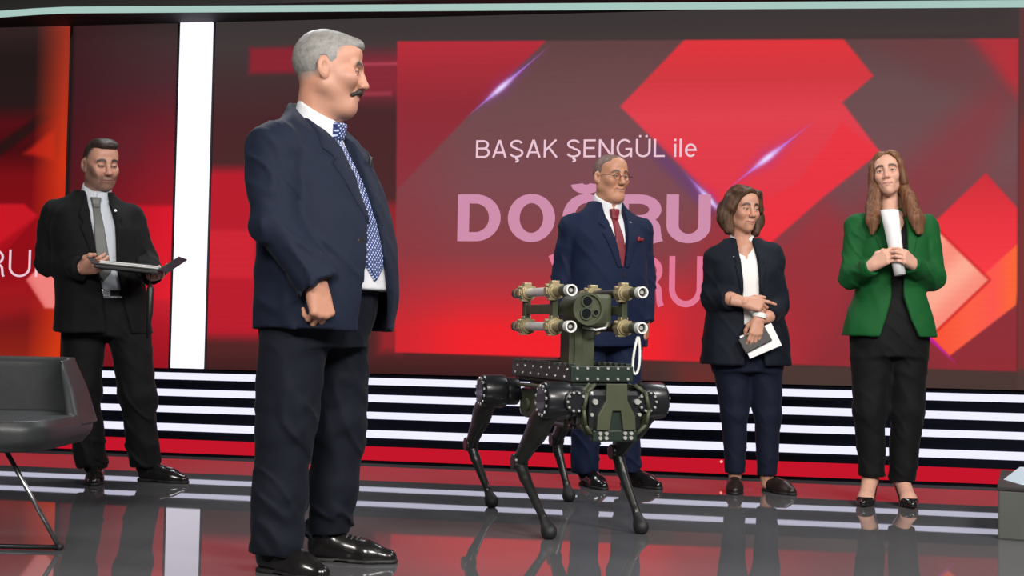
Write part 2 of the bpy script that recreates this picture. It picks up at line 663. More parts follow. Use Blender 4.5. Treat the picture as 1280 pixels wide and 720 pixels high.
def streak(C, S, Z, a, b, c, w=0.012):
    a = np.array(a); b = np.array(b); c = np.array(c)
    d = b - a; L = np.linalg.norm(d); d = d / L
    n = np.array((-d[1], d[0]))
    t = (S - a[0]) * d[0] + (Z - a[1]) * d[1]
    q = (S - a[0]) * n[0] + (Z - a[1]) * n[1]
    tc = (c - a) @ d
    u = (t - tc) / np.where(t < tc, tc, L - tc)
    taper = np.clip(1 - np.abs(u), 0, 1)
    core = np.exp(-(q / (w * (0.25 + 1.2 * taper ** 3))) ** 2) * np.clip(taper * 1.6, 0, 1)
    halo = np.exp(-(q / (w * 3.6 * (0.3 + taper))) ** 2) * taper ** 1.2
    hot = np.exp(-(q / (w * 1.5)) ** 2 - ((t - tc) / 0.09) ** 2)
    C = lay(C, halo[..., None], (140, 60, 190), 0.38)
    C = lay(C, core[..., None], (190, 120, 245), 0.9)
    C = lay(C, hot[..., None], (240, 225, 255), 0.95)
    return C


def rect(S, Z, s0, s1, z0, z1):
    return np.maximum(np.abs(S - (s0 + s1) / 2) - (s1 - s0) / 2, np.abs(Z - (z0 + z1) / 2) - (z1 - z0) / 2)


def paint_main(S, Z):
    # blurred picture round the frame
    C = ramp(Z, [(0.48, (62, 32, 33)), (0.62, (82, 38, 38)), (1.0, (88, 40, 42)), (1.6, (78, 44, 44)), (2.3, (74, 40, 43)), (2.85, (66, 57, 57)), (3.05, (60, 54, 54))])
    C = lay(C, sm(rect(S, Z, -2.4, -1.78, 0.72, 1.95), 0.06), (196, 30, 46), 0.9)
    C = lay(C, sm(rect(S, Z, -2.4, -1.9, 1.15, 1.5), 0.02), (225, 45, 60), 0.5)
    C = lay(C, sm(rect(S, Z, -1.98, -1.42, 2.645, 2.835), 0.03), (140, 38, 50), 0.95)
    C = lay(C, sm(rect(S, Z, -1.35, -0.80, 2.45, 2.78), 0.10), (150, 42, 58), 0.8)
    C = lay(C, sm(rect(S, Z, -1.3, -0.80, 2.69, 2.71), 0.015), (205, 85, 100), 0.6)
    C = lay(C, sm(rect(S, Z, -1.3, -0.90, 2.47, 2.50), 0.015), (190, 70, 90), 0.5)
    C = lay(C, sm(rect(S, Z, -0.95, -0.80, 0.64, 1.7), 0.05), (190, 40, 50), 0.6)
    # right of the frame
    C = lay(C, sm(3.35 - S, 0.01), (128, 55, 56), 0.85)
    C = lay(C, sm(rect(S, Z, 3.35, 3.8, 2.3, 3.2), 0.15), (72, 58, 58), 0.9)
    C = lay(C, sm(Z - 0.62, 0.03) * sm(-(S - 0.9), 0.5), (76, 60, 56), 0.85)
    C = lay(C, sm(rect(S, Z, 1.15, 1.45, 0.4, 0.62), 0.12), (120, 44, 42), 0.7)
    # the framed picture
    I = ramp(Z, [(0.60, (146, 46, 54)), (1.0, (140, 50, 58)), (1.5, (126, 66, 72)), (2.0, (116, 78, 82)), (2.5, (106, 78, 80)), (2.9, (96, 64, 66))])
    left = ramp(Z, [(0.60, (243, 36, 46)), (0.82, (238, 38, 46)), (1.05, (190, 50, 58)), (1.35, (138, 64, 70)), (1.8, (124, 74, 80)), (2.4, (112, 76, 78)), (2.9, (98, 66, 68))])
    I = lay(I, sm(S - 1.55, 0.45), left)
    I = lay(I, sm(S + 0.55, 0.30), (150, 48, 56), 0.35)
    I = lay(I, sm(rect(S, Z, 1.05, 1.9, 0.7, 1.05), 0.2), (215, 45, 55), 0.6)
    # lower zone right of the middle
    I = lay(I, sm(poly_sd([(1.35, 1.75), (1.85, 1.45), (2.1, 1.75), (2.5, 1.35), (2.0, 0.6), (1.1, 0.6)], S, Z), 0.12), (172, 46, 56), 0.55)
    I = lay(I, sm(poly_sd([(2.0, 0.9), (3.1, 1.9), (3.35, 2.4), (3.35, 2.7), (1.9, 1.2)], S, Z), 0.15), (150, 52, 60), 0.5)
    I = lay(I, blob(S, Z, 0.75, 1.95, 0.5, 0.35), (128, 78, 88), 0.6)
    I = lay(I, sm(poly_sd([(2.85, 0.6), (2.3, 1.2), (2.3, 0.9), (2.6, 0.6)], S, Z), 0.1), (120, 50, 54), 0.6)
    # top left triangle
    t1 = poly_sd([(-0.9, 2.9), (0.27, 2.9), (-0.311, 2.346), (-0.841, 1.80), (-0.9, 1.75)], S, Z)
    tc_ = ramp(Z, [(1.8, (140, 52, 62)), (2.4, (146, 44, 54)), (2.85, (186, 46, 58))])
    I = lay(I, sm(t1, 0.012), tc_, 0.95)
    # big red block with the notch
    big = poly_sd([(1.236, 2.9), (2.16, 2.9), (2.427, 2.557), (2.226, 2.382), (2.473, 2.046), (2.113, 1.752), (1.76, 1.43), (1.453, 1.659), (0.734, 2.373)], S, Z)
    bc = ramp(Z, [(1.4, (238, 50, 62)), (1.8, (226, 58, 72)), (2.3, (224, 66, 78)), (2.55, (210, 58, 66)), (2.85, (226, 54, 60))])
    I = lay(I, sm(big, 0.012), bc)
    low = poly_sd([(2.473, 2.046), (2.113, 1.752), (1.76, 1.43), (1.55, 1.60), (1.95, 1.86), (2.226, 2.25)], S, Z)
    I = lay(I, sm(low, 0.02), (236, 52, 64), 0.7)
    I = lay(I, sm(np.maximum(np.abs((S - 1.0) * 0.71 + (Z - 2.1) * 0.71) - 0.01, 9 * (S > 0)), 0.01), (240, 70, 80), 0.3)
    blu = poly_sd([(1.0, 2.10), (1.42, 1.68), (1.36, 1.62), (0.94, 2.04)], S, Z)
    I = lay(I, sm(blu, 0.05), (100, 62, 120), 0.6)
    # top right corner
    I = lay(I, sm(poly_sd([(2.95, 2.9), (3.4, 2.9), (3.4, 2.33)], S, Z), 0.06), (190, 48, 58), 0.85)
    I = lay(I, sm(poly_sd([(2.3, 2.9), (3.0, 2.9), (3.3, 2.4), (2.8, 2.5)], S, Z), 0.12), (112, 62, 66), 0.6)
    # right diamonds
    dia = poly_sd([(3.145, 1.905), (3.40, 1.61), (3.40, 1.44), (3.164, 1.201), (2.75, 1.60), (2.845, 1.60)], S, Z)
    I = lay(I, sm(dia, 0.012), ramp(Z, [(1.2, (250, 62, 70)), (1.6, (232, 54, 64)), (1.9, (205, 50, 60))]))
    ora = poly_sd([(3.40, 1.49), (3.339, 1.04), (2.927, 0.699), (2.70, 0.93), (3.10, 1.20)], S, Z)
    I = lay(I, sm(ora, 0.010), ramp(S, [(2.8, (250, 82, 52)), (3.05, (252, 96, 70)), (3.2, (253, 88, 78)), (3.33, (252, 104, 58))]))
    sal = poly_sd([(2.845, 1.52), (3.164, 1.201), (2.84, 0.868), (2.52, 1.183)], S, Z)
    I = lay(I, sm(sal - 0.018, 0.010), (205, 40, 42), 0.8)
    st_ = 0.5 + 0.5 * np.sin((S * 0.7 - Z * 0.7) * 22)
    I = lay(I, sm(sal, 0.010), ramp(st_, [(0, (250, 142, 124)), (1, (254, 172, 148))]))
    I = streak(I, S, Z, (0.25, 2.818), (-0.36, 2.30), (-0.114, 2.525), 0.013)
    I = streak(I, S, Z, (2.055, 2.265), (1.45, 1.78), (1.742, 2.007), 0.013)
    I = streak(I, S, Z, (1.15, 1.95), (1.47, 1.60), (1.344, 1.724), 0.012)
    I = lay(I, sm(poly_sd([(2.80, 0.83), (2.93, 0.69), (2.96, 0.655), (2.79, 0.81)], S, Z), 0.008), (206, 30, 190), 0.9)
    inner = poly_sd([(-0.868, 2.860), (3.345, 2.79), (3.345, 0.607), (-0.832, 0.640)], S, Z)
    C = lay(C, sm(inner, 0.008), I)
    # pixel rows of the panels, barely visible
    C = C * (1 + 0.005 * np.sin(Z * 150))[..., None]
    return C


def paint_left(S, Z):
    C = ramp(Z, [(0.45, (150, 40, 22)), (0.8, (120, 24, 26)), (1.2, (140, 14, 22)), (1.9, (120, 16, 22)), (2.1, (70, 14, 18)), (2.3, (84, 16, 22)), (2.45, (40, 26, 26)), (2.8, (36, 26, 26)), (3.05, (52, 36, 36))])
    C = lay(C, sm(poly_sd([(-4.0, 2.12), (-3.62, 2.38), (-3.5, 2.36), (-3.95, 2.05)], S, Z), 0.03), (34, 22, 22), 0.8)
    C = lay(C, sm(poly_sd([(-3.75, 2.07), (-3.56, 2.22), (-3.5, 2.25), (-3.5, 2.02)], S, Z), 0.03), (200, 36, 26), 0.8)
    g = np.clip((S + 3.68) / 0.24, 0, 1)
    oc = ramp(Z, [(0.45, (215, 62, 20)), (1.2, (190, 40, 26)), (2.0, (210, 54, 24)), (2.9, (160, 50, 34))])
    C = lay(C, (g ** 0.8)[..., None], oc, 0.95)
    C = lay(C, sm(poly_sd([(-5, 1.69), (-3.74, 1.69), (-3.62, 1.60), (-3.95, 1.25), (-5, 1.1)], S, Z), 0.015), (206, 26, 40), 0.9)
    C = lay(C, sm(poly_sd([(-3.98, 1.35), (-3.62, 1.60), (-3.5, 1.4), (-3.5, 1.0), (-3.9, 1.0)], S, Z), 0.03), (150, 14, 24), 0.7)
    C = lay(C, sm(poly_sd([(-3.70, 1.12), (-3.58, 1.23), (-3.40, 1.1), (-3.40, 0.98), (-3.47, 0.91), (-3.54, 0.91)], S, Z), 0.012), (240, 130, 125))
    C = lay(C, sm(poly_sd([(-5, 0.98), (-3.7, 1.12), (-3.56, 0.9), (-5, 0.6)], S, Z), 0.08), (170, 30, 34), 0.6)
    return C


def paint_mid(S, Z):
    C = ramp(Z, [(0.45, (150, 20, 32)), (0.8, (176, 26, 40)), (0.98, (200, 34, 48)), (1.0, (222, 32, 48)), (1.66, (216, 26, 44)), (1.70, (150, 26, 38)), (2.0, (128, 30, 42)), (2.3, (104, 32, 42)), (2.6, (76, 42, 48)), (2.9, (66, 48, 50)), (3.05, (52, 42, 42))])
    g = np.clip((S + 3.42) / 0.85, 0, 1)
    C = lay(C, ((1 - g) ** 1.2)[..., None], (58, 24, 28), 0.75)
    C = lay(C, sm(rect(S, Z, -3.0, -2.8, 2.0, 2.28), 0.04), (96, 34, 42), 0.5)
    C = lay(C, sm(rect(S, Z, -3.45, -3.37, 0.4, 3.1), 0.02), (34, 24, 26), 0.9)
    return C


def screen(name, label, s0, s1, z0, z1, cell, fn):
    root = empty(name, (0, WALL_Y, 0), -WALL_A)
    tag(root, label, 'screen')
    MB().box(((s0 + s1) / 2, 0.075, (z0 + z1) / 2), (s1 - s0 + 0.012, 0.11, z1 - z0 + 0.012), 0.004).build('housing', M_BLACK, root)
    ns = int(round((s1 - s0) / cell)); nz = int(round((z1 - z0) / cell))
    sv = np.linspace(s0, s1, ns + 1); zv = np.linspace(z0, z1, nz + 1)
    S, Z = np.meshgrid(sv, zv)
    C = s2l(np.clip(fn(S, Z), 0, 255))
    V = np.stack([S.ravel(), np.full(S.size, 0.0), Z.ravel()], 1)
    j, i = np.meshgrid(np.arange(nz), np.arange(ns), indexing='ij')
    a = (j * (ns + 1) + i).ravel()
    Q = np.stack([a, a + 1, a + ns + 2, a + ns + 1], 1)
    link('display', np_mesh('display', V, Q, C.reshape(-1, 3), False), M_SCREEN, root)
    return root


def arc(cx, cy, rx, ry, a0, a1, n=20):
    return [(cx + rx * math.cos(R(a0 + (a1 - a0) * k / n)), cy + ry * math.sin(R(a0 + (a1 - a0) * k / n))) for k in range(n + 1)]


def glyph(c, t):
    """grotesque letters as strokes on a cap height of 1; returns width and polylines"""
    h = t / 2; y0, y1 = h, 1 - h
    if c == 'A': return 0.70, [[(0.03 + h * 0.3, 0), (0.35 - h * 0.12, 1)], [(0.67 - h * 0.3, 0), (0.35 + h * 0.12, 1)], [(0.15, 0.30), (0.55, 0.30)]]
    if c == 'B': return 0.66, [[(h, 0), (h, 1)], [(h, y1), (0.36, y1)] + arc(0.36, (y1 + 0.53) / 2, 0.22, (y1 - 0.53) / 2, 90, -90) + [(h, 0.53)],
                               [(0.36, 0.53)] + arc(0.38, (y0 + 0.53) / 2, 0.25, (0.53 - y0) / 2, 90, -90) + [(h, y0)]]
    if c == 'D': return 0.72, [[(h, 0), (h, 1)], [(h, y1), (0.30, y1)] + arc(0.30, 0.5, 0.42 - h, 0.5 - h, 90, -90, 30) + [(h, y0)]]
    if c == 'E': return 0.58, [[(h, 0), (h, 1)], [(h, y1), (0.58, y1)], [(h, 0.52), (0.53, 0.52)], [(h, y0), (0.58, y0)]]
    if c in 'GĞ':
        s = [arc(0.38, 0.5, 0.38 - h, 0.5 + 0.01 - h, 42, 322, 36), [(0.42, 0.46), (0.74 - h, 0.46), (0.74 - h, 0.0)]]
        if c == 'Ğ': s.append(arc(0.38, 1.22, 0.15, 0.11, 180, 360, 14))
        return 0.76, s
    if c == 'K': return 0.68, [[(h, 0), (h, 1)], [(h, 0.36), (0.62 - h * 0.4, 1)], [(0.24, 0.58), (0.66 - h * 0.4, 0)]]
    if c == 'L': return 0.52, [[(h, 1), (h, 0)], [(h, y0), (0.52, y0)]]
    if c == 'M': return 0.84, [[(h, 0), (h, 1)], [(h, 0.98), (0.42, 0.02)], [(0.42, 0.02), (0.84 - h, 0.98)], [(0.84 - h, 0), (0.84 - h, 1)]]
    if c == 'N': return 0.70, [[(h, 0), (h, 1)], [(h, 0.98), (0.70 - h, 0.02)], [(0.70 - h, 0), (0.70 - h, 1)]]
    if c == 'O': return 0.78, [arc(0.39, 0.5, 0.39 - h, 0.51 - h, 90, 450, 44)]
    if c == 'R': return 0.68, [[(h, 0), (h, 1)], [(h, y1), (0.36, y1)] + arc(0.36, (y1 + 0.47) / 2, 0.26, (y1 - 0.47) / 2, 90, -90) + [(h, 0.47)],
                               [(0.38, 0.47)] + arc(0.42, 0.28, 0.19, 0.18, 85, 10, 10) + [(0.63, 0.08), (0.66, 0)]]
    if c in 'SŞ':
        s = [arc(0.33, 0.745, 0.28 - h * 0.4, 0.255 - h, 18, 262, 24) + arc(0.33, 0.262, 0.31 - h * 0.4, 0.262 - h, 82, -165, 24)]
        if c == 'Ş': s.append([(0.33, 0.0), (0.33, -0.07)] + arc(0.33, -0.15, 0.08, 0.07, 70, -120, 10))
        return 0.66, s
    if c in 'UÜ':
        s = [[(h, 1), (h, 0.36)] + arc(0.35, 0.36, 0.35 - h, 0.37 - h, 180, 360, 26) + [(0.70 - h, 1)]]
        if c == 'Ü': s += [[(0.20, 1.10), (0.20, 1.10 + t * 1.1)], [(0.50, 1.10), (0.50, 1.10 + t * 1.1)]]
        return 0.70, s
    if c == 'Y': return 0.68, [[(0.03 + h * 0.3, 1), (0.34, 0.40)], [(0.65 - h * 0.3, 1), (0.34, 0.40)], [(0.34, 0.42), (0.34, 0)]]
    if c == 'i': return t, [[(h, 0), (h, 0.72)], [(h, 0.87), (h, 1)]]
    if c == 'l': return t, [[(h, 0), (h, 1)]]
    if c == 'e': return 0.54, [[(h, 0.38), (0.54 - h, 0.38)] + arc(0.27, 0.36, 0.27 - h, 0.37 - h, 4, 318, 30)]
    return 0.28, []


def stroke(V, Fc, pts, t):
    P = np.array(pts, float); n = len(P)
    closed = np.hypot(*(P[0] - P[-1])) < 1e-6
    nr = []
    for i in range(n):
        if closed:
            a, b = P[(i - 1) % (n - 1)], P[(i + 1) % (n - 1)] if i < n - 1 else P[1]
        else:
            a, b = P[max(i - 1, 0)], P[min(i + 1, n - 1)]
        e0 = P[i] - a; e1 = b - P[i]
        ds = [q / np.hypot(*q) for q in (e0, e1) if np.hypot(*q) > 1e-9]
        d = sum(ds); d = d / np.hypot(*d)
        k = 1.0 / max(0.5, float(d @ ds[0]))
        nr.append(np.array((-d[1], d[0])) * k)
    base = len(V)
    for p, q in zip(P, nr):
        V.append(p + q * t / 2); V.append(p - q * t / 2)
    for i in range(n - 1):
        a = base + 2 * i
        Fc.append((a + 1, a + 3, a + 2, a))


def lettering(parent, text, s0, s1, zb, cap, color, t, gap=0.13):
    """each letter a flat object of its own on the display"""
    x = 0.0; items = []
    for c in text:
        w, st_ = glyph(c, t)
        items.append((x, st_)); x += w + (gap if c != ' ' else 0)
    k = (s1 - s0) / (x - gap)
    for x, st_ in items:
        if not st_:
            continue
        V, Fc = [], []
        for pl in st_:
            stroke(V, Fc, pl, t)
        V = np.array(V)
        out = np.stack([s0 + (V[:, 0] + x) * k, np.full(len(V), -0.004), zb + V[:, 1] * cap], 1)
        link('letter', np_mesh('letter', out, np.array(Fc), None, False), color, parent)


scr = screen('led_screen', 'wide red main video screen with white programme lettering behind the guests', -2.248, 4.3, 0.486, 3.06, 0.0082, paint_main)
T_SMALL = emit('lettering_pale_pink', rgb(236, 200, 214))
T_BIG = emit('lettering_mauve', rgb(206, 142, 172))
T_THIN = emit('lettering_rose', rgb(226, 120, 150))
lettering(scr, 'BAŞAK ŞENGÜL ile', -0.276, 1.262, 2.02, 0.125, T_SMALL, 0.105, 0.15)
lettering(scr, 'DOĞRU', -0.398, 1.365, 1.432, 0.330, T_BIG, 0.195, 0.12)
lettering(scr, 'YORUM', 0.256, 1.636, 0.995, 0.345, T_THIN, 0.125, 0.14)
scl = screen('led_screen', 'dark red and orange video screen at far left, cut by the frame edge', -5.3, -3.405, 0.486, 3.10, 0.011, paint_left)
lettering(scl, 'YORUM', -4.50, -3.412, 1.142, 0.203, T_SMALL, 0.075, 0.14)
scm = screen('led_screen', 'narrow dark red video screen left of the white light column', -3.385, -2.545, 0.486, 3.08, 0.014, paint_mid)

cr = empty('light_column', (0, WALL_Y, 0), -WALL_A)
tag(cr, 'tall glowing white upright light panel between the screens', 'light panel')
MB().box((-2.395, 0.06, 1.763), (0.278, 0.10, 2.56), 0.004).build('frame', M_BLACK, cr)
MB().box((-2.395, 0.0, 1.763), (0.25, 0.03, 2.548), 0.003).build('diffuser', M_COLUMN, cr)

# ------------------------------------------------------------------ lounge chair at the left edge
M_LEATHER = mat('grey_leather', (0.034, 0.037, 0.039, 1), 0.42, noise=0.15, nscale=25, bump=0.15, bscale=300)
M_CHROME = mat('brushed_steel', (0.45, 0.46, 0.47, 1), 0.3, 1.0, noise=0.1)
M_DARKMETAL = mat('dark_metal', (0.04, 0.04, 0.045, 1), 0.35, 0.8, noise=0.1)
M_RUBBER = mat('black_rubber', (0.01, 0.01, 0.011, 1), 0.6, noise=0.2)
ch = empty('lounge_chair', (-1.985, 4.72, 0), R(0))
tag(ch, 'low grey leather lounge chair on a thin steel sled frame', 'chair')
F = Field((-0.46, -0.42, 0.30), (0.46, 0.46, 0.76), 0.008)
F.loft([(0.352, 0, -0.02, 0.36, 0.33), (0.39, 0, -0.02, 0.392, 0.355), (0.435, 0, -0.02, 0.395, 0.355), (0.462, 0, -0.02, 0.38, 0.34)], n=5, smooth=0.012)
F.wrinkle(0.002, (8, 8, 8), 3.0)
F.build('seat', M_LEATHER, ch)
F = Field((-0.48, -0.42, 0.36), (0.48, 0.48, 0.76), 0.008)
F.loft([(0.42, 0, 0.02, 0.400, 0.36), (0.55, 0, 0.035, 0.345, 0.375), (0.665, 0, 0.055, 0.275, 0.39)], n=5, smooth=0.02)
G = Field((-0.48, -0.42, 0.36), (0.48, 0.48, 0.76), 0.008)
G.loft([(0.38, 0, -0.03, 0.362, 0.325), (0.55, 0, -0.03, 0.305, 0.335), (0.75, 0, -0.03, 0.235, 0.35)], n=5, smooth=0.02)
F.D = smax(F.D, -G.D, 0.03)
F.prism([(-0.6, 0.2), (0.06, 0.2), (0.02, 0.46), (0.20, 0.80), (-0.6, 0.80)], axes=(1, 2), mode='sub', k=0.04)
F.build('backrest', M_LEATHER, ch)
for sx in (-1, 1):
    MB().tube([(sx * 0.21, -0.20, 0.36), (sx * 0.405, -0.175, 0.012)], 0.0085).build('leg', M_CHROME, ch)
    MB().ball((sx * 0.408, -0.175, 0.012), 0.014).build('foot_cap', M_RUBBER, ch)
    MB().tube([(sx * 0.06 - 0.16, 0.20, 0.36), (sx * 0.10 - 0.16, 0.26, 0.012)], 0.0085).build('leg', M_CHROME, ch)
MB().tube([(-0.405, -0.175, 0.010), (0.405, -0.175, 0.010)], 0.0085).build('runner', M_DARKMETAL, ch)
MB().tube([(-0.26, 0.26, 0.010), (-0.06, 0.26, 0.010)], 0.0085).build('runner', M_DARKMETAL, ch)
MB().box((-0.02, 0, 0.356), (0.46, 0.46, 0.018), 0.004).build('seat_plate', M_DARKMETAL, ch)

# ------------------------------------------------------------------ low block and boom arm at the right edge
M_BLOCK = mat('grey_olive_paint', (0.075, 0.080, 0.072, 1), 0.6, noise=0.1, nscale=8)
bl = empty('low_block', (2.51, 5.385, 0), R(-22))
tag(bl, 'low grey box on the floor cut by the right frame edge', 'box')
MB().box((0, 0, 0.098), (0.84, 0.7, 0.196), 0.006).build('body', M_BLOCK, bl)
MB().box((0, 0, 0.205), (0.85, 0.71, 0.018), 0.004).build('top_board', M_DARK, bl)
M_PAPER = mat('white_paper', (0.80, 0.80, 0.80, 1), 0.7, noise=0.03, nscale=20)
M_PALEBLUE = mat('pale_blue_card', (0.55, 0.66, 0.74, 1), 0.6, noise=0.05)
cb = MB().prism([(-0.17, 0), (0.17, 0), (0.13, 0.055), (-0.10, 0.055)], -0.10, 0.10, bev=0.004).build('wedge_stand', M_PALEBLUE)
cb.location = (2.27, 5.36, 0.2145)
tag(cb, 'small pale blue wedge lying on the low grey box', 'wedge')
bm_ = empty('microphone_stand', (2.42, 4.72, 0))
tag(bm_, 'microphone boom arm whose thin dark tip enters at right edge', 'stand')
MB().cyl((0, 0, 0.0), (0, 0, 0.02), 0.13, bev=0.005).build('base', M_DARKMETAL, bm_)
MB().cyl((0, 0, 0.02), (0, 0, 1.03), 0.011).build('pole', M_DARKMETAL, bm_)
MB().tube([(0.10, 0, 0.985), (-0.50, 0, 0.998)], 0.0045).build('boom', M_DARKMETAL, bm_)
MB().ball((0, 0, 0.99), 0.022).build('clamp', M_DARKMETAL, bm_)
MB().cyl((-0.43, 0, 1.012), (-0.41, 0, 1.075), 0.012, 0.014, bev=0.003).build('microphone', mat('grey_microphone', (0.25, 0.26, 0.28, 1), 0.4, 0.5), bm_)


# ------------------------------------------------------------------ people: materials
M_SKIN = attr_mat('skin', 0.48, 0.12, noise=0.05, spec=0.4)
M_EYE = attr_mat('eye', 0.15, noise=0.0)
M_NAVY = fabric('navy_wool', (0.0085, 0.0130, 0.0290, 1), 0.75)
M_NAVY2 = fabric('dark_navy_wool', (0.0052, 0.0070, 0.0135, 1), 0.78)
M_BLUE_SUIT = fabric('blue_suit_wool', (0.0065, 0.0125, 0.040, 1), 0.75)
M_BLACK_SUIT = fabric('black_suit_wool', (0.0045, 0.0045, 0.005, 1), 0.8)
M_INK = fabric('ink_navy_crepe', (0.006, 0.0085, 0.016, 1), 0.75)
M_INK2 = fabric('ink_navy_trouser_cloth', (0.006, 0.009, 0.023, 1), 0.75)
M_GREEN = fabric('green_crepe', (0.005, 0.085, 0.018, 1), 0.7)
M_BLACK_CLOTH = fabric('black_cloth', (0.0045, 0.0045, 0.005, 1), 0.75)
M_SHIRT = fabric('white_cotton', (0.72, 0.73, 0.76, 1), 0.75, 0.03)
M_SHIRT2 = fabric('pale_blue_cotton', (0.52, 0.56, 0.62, 1), 0.75, 0.03)
M_BLOUSE = fabric('white_blouse_cloth', (0.80, 0.80, 0.78, 1), 0.7, 0.03)
M_RED_TIE = mat('red_silk', (0.19, 0.012, 0.022, 1), 0.5, noise=0.25, nscale=90, bump=0.1, bscale=500)
M_GREY_TIE = mat('grey_silk', (0.115, 0.120, 0.112, 1), 0.5, noise=0.2, nscale=120, bump=0.1, bscale=500)
M_SHOE = mat('polished_black_leather', (0.010, 0.009, 0.009, 1), 0.22, noise=0.2, bump=0.08, bscale=120, coat=0.3)
M_BROWN_SHOE = mat('dark_brown_leather', (0.020, 0.013, 0.011, 1), 0.4, noise=0.2, bump=0.1, bscale=150)
M_LACE = mat('shoe_lace', (0.05, 0.05, 0.053, 1), 0.4, noise=0.2)
M_SOLE = mat('shoe_sole', (0.012, 0.011, 0.011, 1), 0.6, noise=0.2)
M_BUTTON = mat('dark_horn_button', (0.02, 0.018, 0.02, 1), 0.35, noise=0.3)
M_PIN = mat('silver_pin', (0.75, 0.76, 0.8, 1), 0.25, 0.8, noise=0.05)
M_LINING = mat('black_lining', (0.004, 0.004, 0.005, 1), 0.6, noise=0.2)


def hair_mat(name, c0, c1, stretch=(60, 60, 6), rough=0.5):
    mt, nt, b = new_mat(name)
    N, L = nt.nodes, nt.links
    tc = N.new('ShaderNodeTexCoord'); mp = N.new('ShaderNodeMapping'); mp.inputs['Scale'].default_value = stretch
    L.new(tc.outputs['Object'], mp.inputs['Vector'])
    nz = N.new('ShaderNodeTexNoise'); nz.inputs['Scale'].default_value = 2.0; nz.inputs['Detail'].default_value = 6; nz.inputs['Roughness'].default_value = 0.65
    L.new(mp.outputs['Vector'], nz.inputs['Vector'])
    cr = N.new('ShaderNodeValToRGB')
    cr.color_ramp.elements[0].position = 0.32; cr.color_ramp.elements[0].color = c0
    cr.color_ramp.elements[1].position = 0.68; cr.color_ramp.elements[1].color = c1
    L.new(nz.outputs['Fac'], cr.inputs[0]); L.new(cr.outputs[0], b.inputs['Base Color'])
    bp = N.new('ShaderNodeBump'); bp.inputs['Strength'].default_value = 0.35; bp.inputs['Distance'].default_value = 0.003
    L.new(nz.outputs['Fac'], bp.inputs['Height']); L.new(bp.outputs['Normal'], b.inputs['Normal'])
    b.inputs['Roughness'].default_value = rough
    b.inputs['Specular IOR Level'].default_value = 0.25
    return mt


def dot_tie_mat():
    mt, nt, b = new_mat('blue_dotted_silk')
    N, L = nt.nodes, nt.links
    tc = N.new('ShaderNodeTexCoord'); mp = N.new('ShaderNodeMapping')
    mp.inputs['Rotation'].default_value = (0, R(45), 0)
    mp.inputs['Scale'].default_value = (88, 0.001, 88)
    L.new(tc.outputs['Object'], mp.inputs['Vector'])
    fr = N.new('ShaderNodeVectorMath'); fr.operation = 'FRACTION'
    L.new(mp.outputs['Vector'], fr.inputs[0])
    sb = N.new('ShaderNodeVectorMath'); sb.operation = 'SUBTRACT'; sb.inputs[1].default_value = (0.5, 0.0, 0.5)
    L.new(fr.outputs[0], sb.inputs[0])
    ml = N.new('ShaderNodeVectorMath'); ml.operation = 'MULTIPLY'; ml.inputs[1].default_value = (1, 0, 1)
    L.new(sb.outputs[0], ml.inputs[0])
    ln = N.new('ShaderNodeVectorMath'); ln.operation = 'LENGTH'
    L.new(ml.outputs[0], ln.inputs[0])
    cr = N.new('ShaderNodeValToRGB')
    cr.color_ramp.elements[0].position = 0.24; cr.color_ramp.elements[0].color = (0.55, 0.62, 0.80, 1)
    cr.color_ramp.elements[1].position = 0.33; cr.color_ramp.elements[1].color = (0.018, 0.035, 0.15, 1)
    L.new(ln.outputs['Value'], cr.inputs[0]); L.new(cr.outputs[0], b.inputs['Base Color'])
    b.inputs['Roughness'].default_value = 0.45
    return mt


M_DOT_TIE = dot_tie_mat()


def rotm(yaw=0, pitch=0, roll=0):
    return Matrix.Rotation(R(yaw), 4, 'Z') @ Matrix.Rotation(R(pitch), 4, 'X') @ Matrix.Rotation(R(roll), 4, 'Y')


def xf(M, V):
    A = np.array(M)
    return V @ A[:3, :3].T + A[:3, 3]


def g1(v, s):
    return np.exp(-(v / s) ** 2)


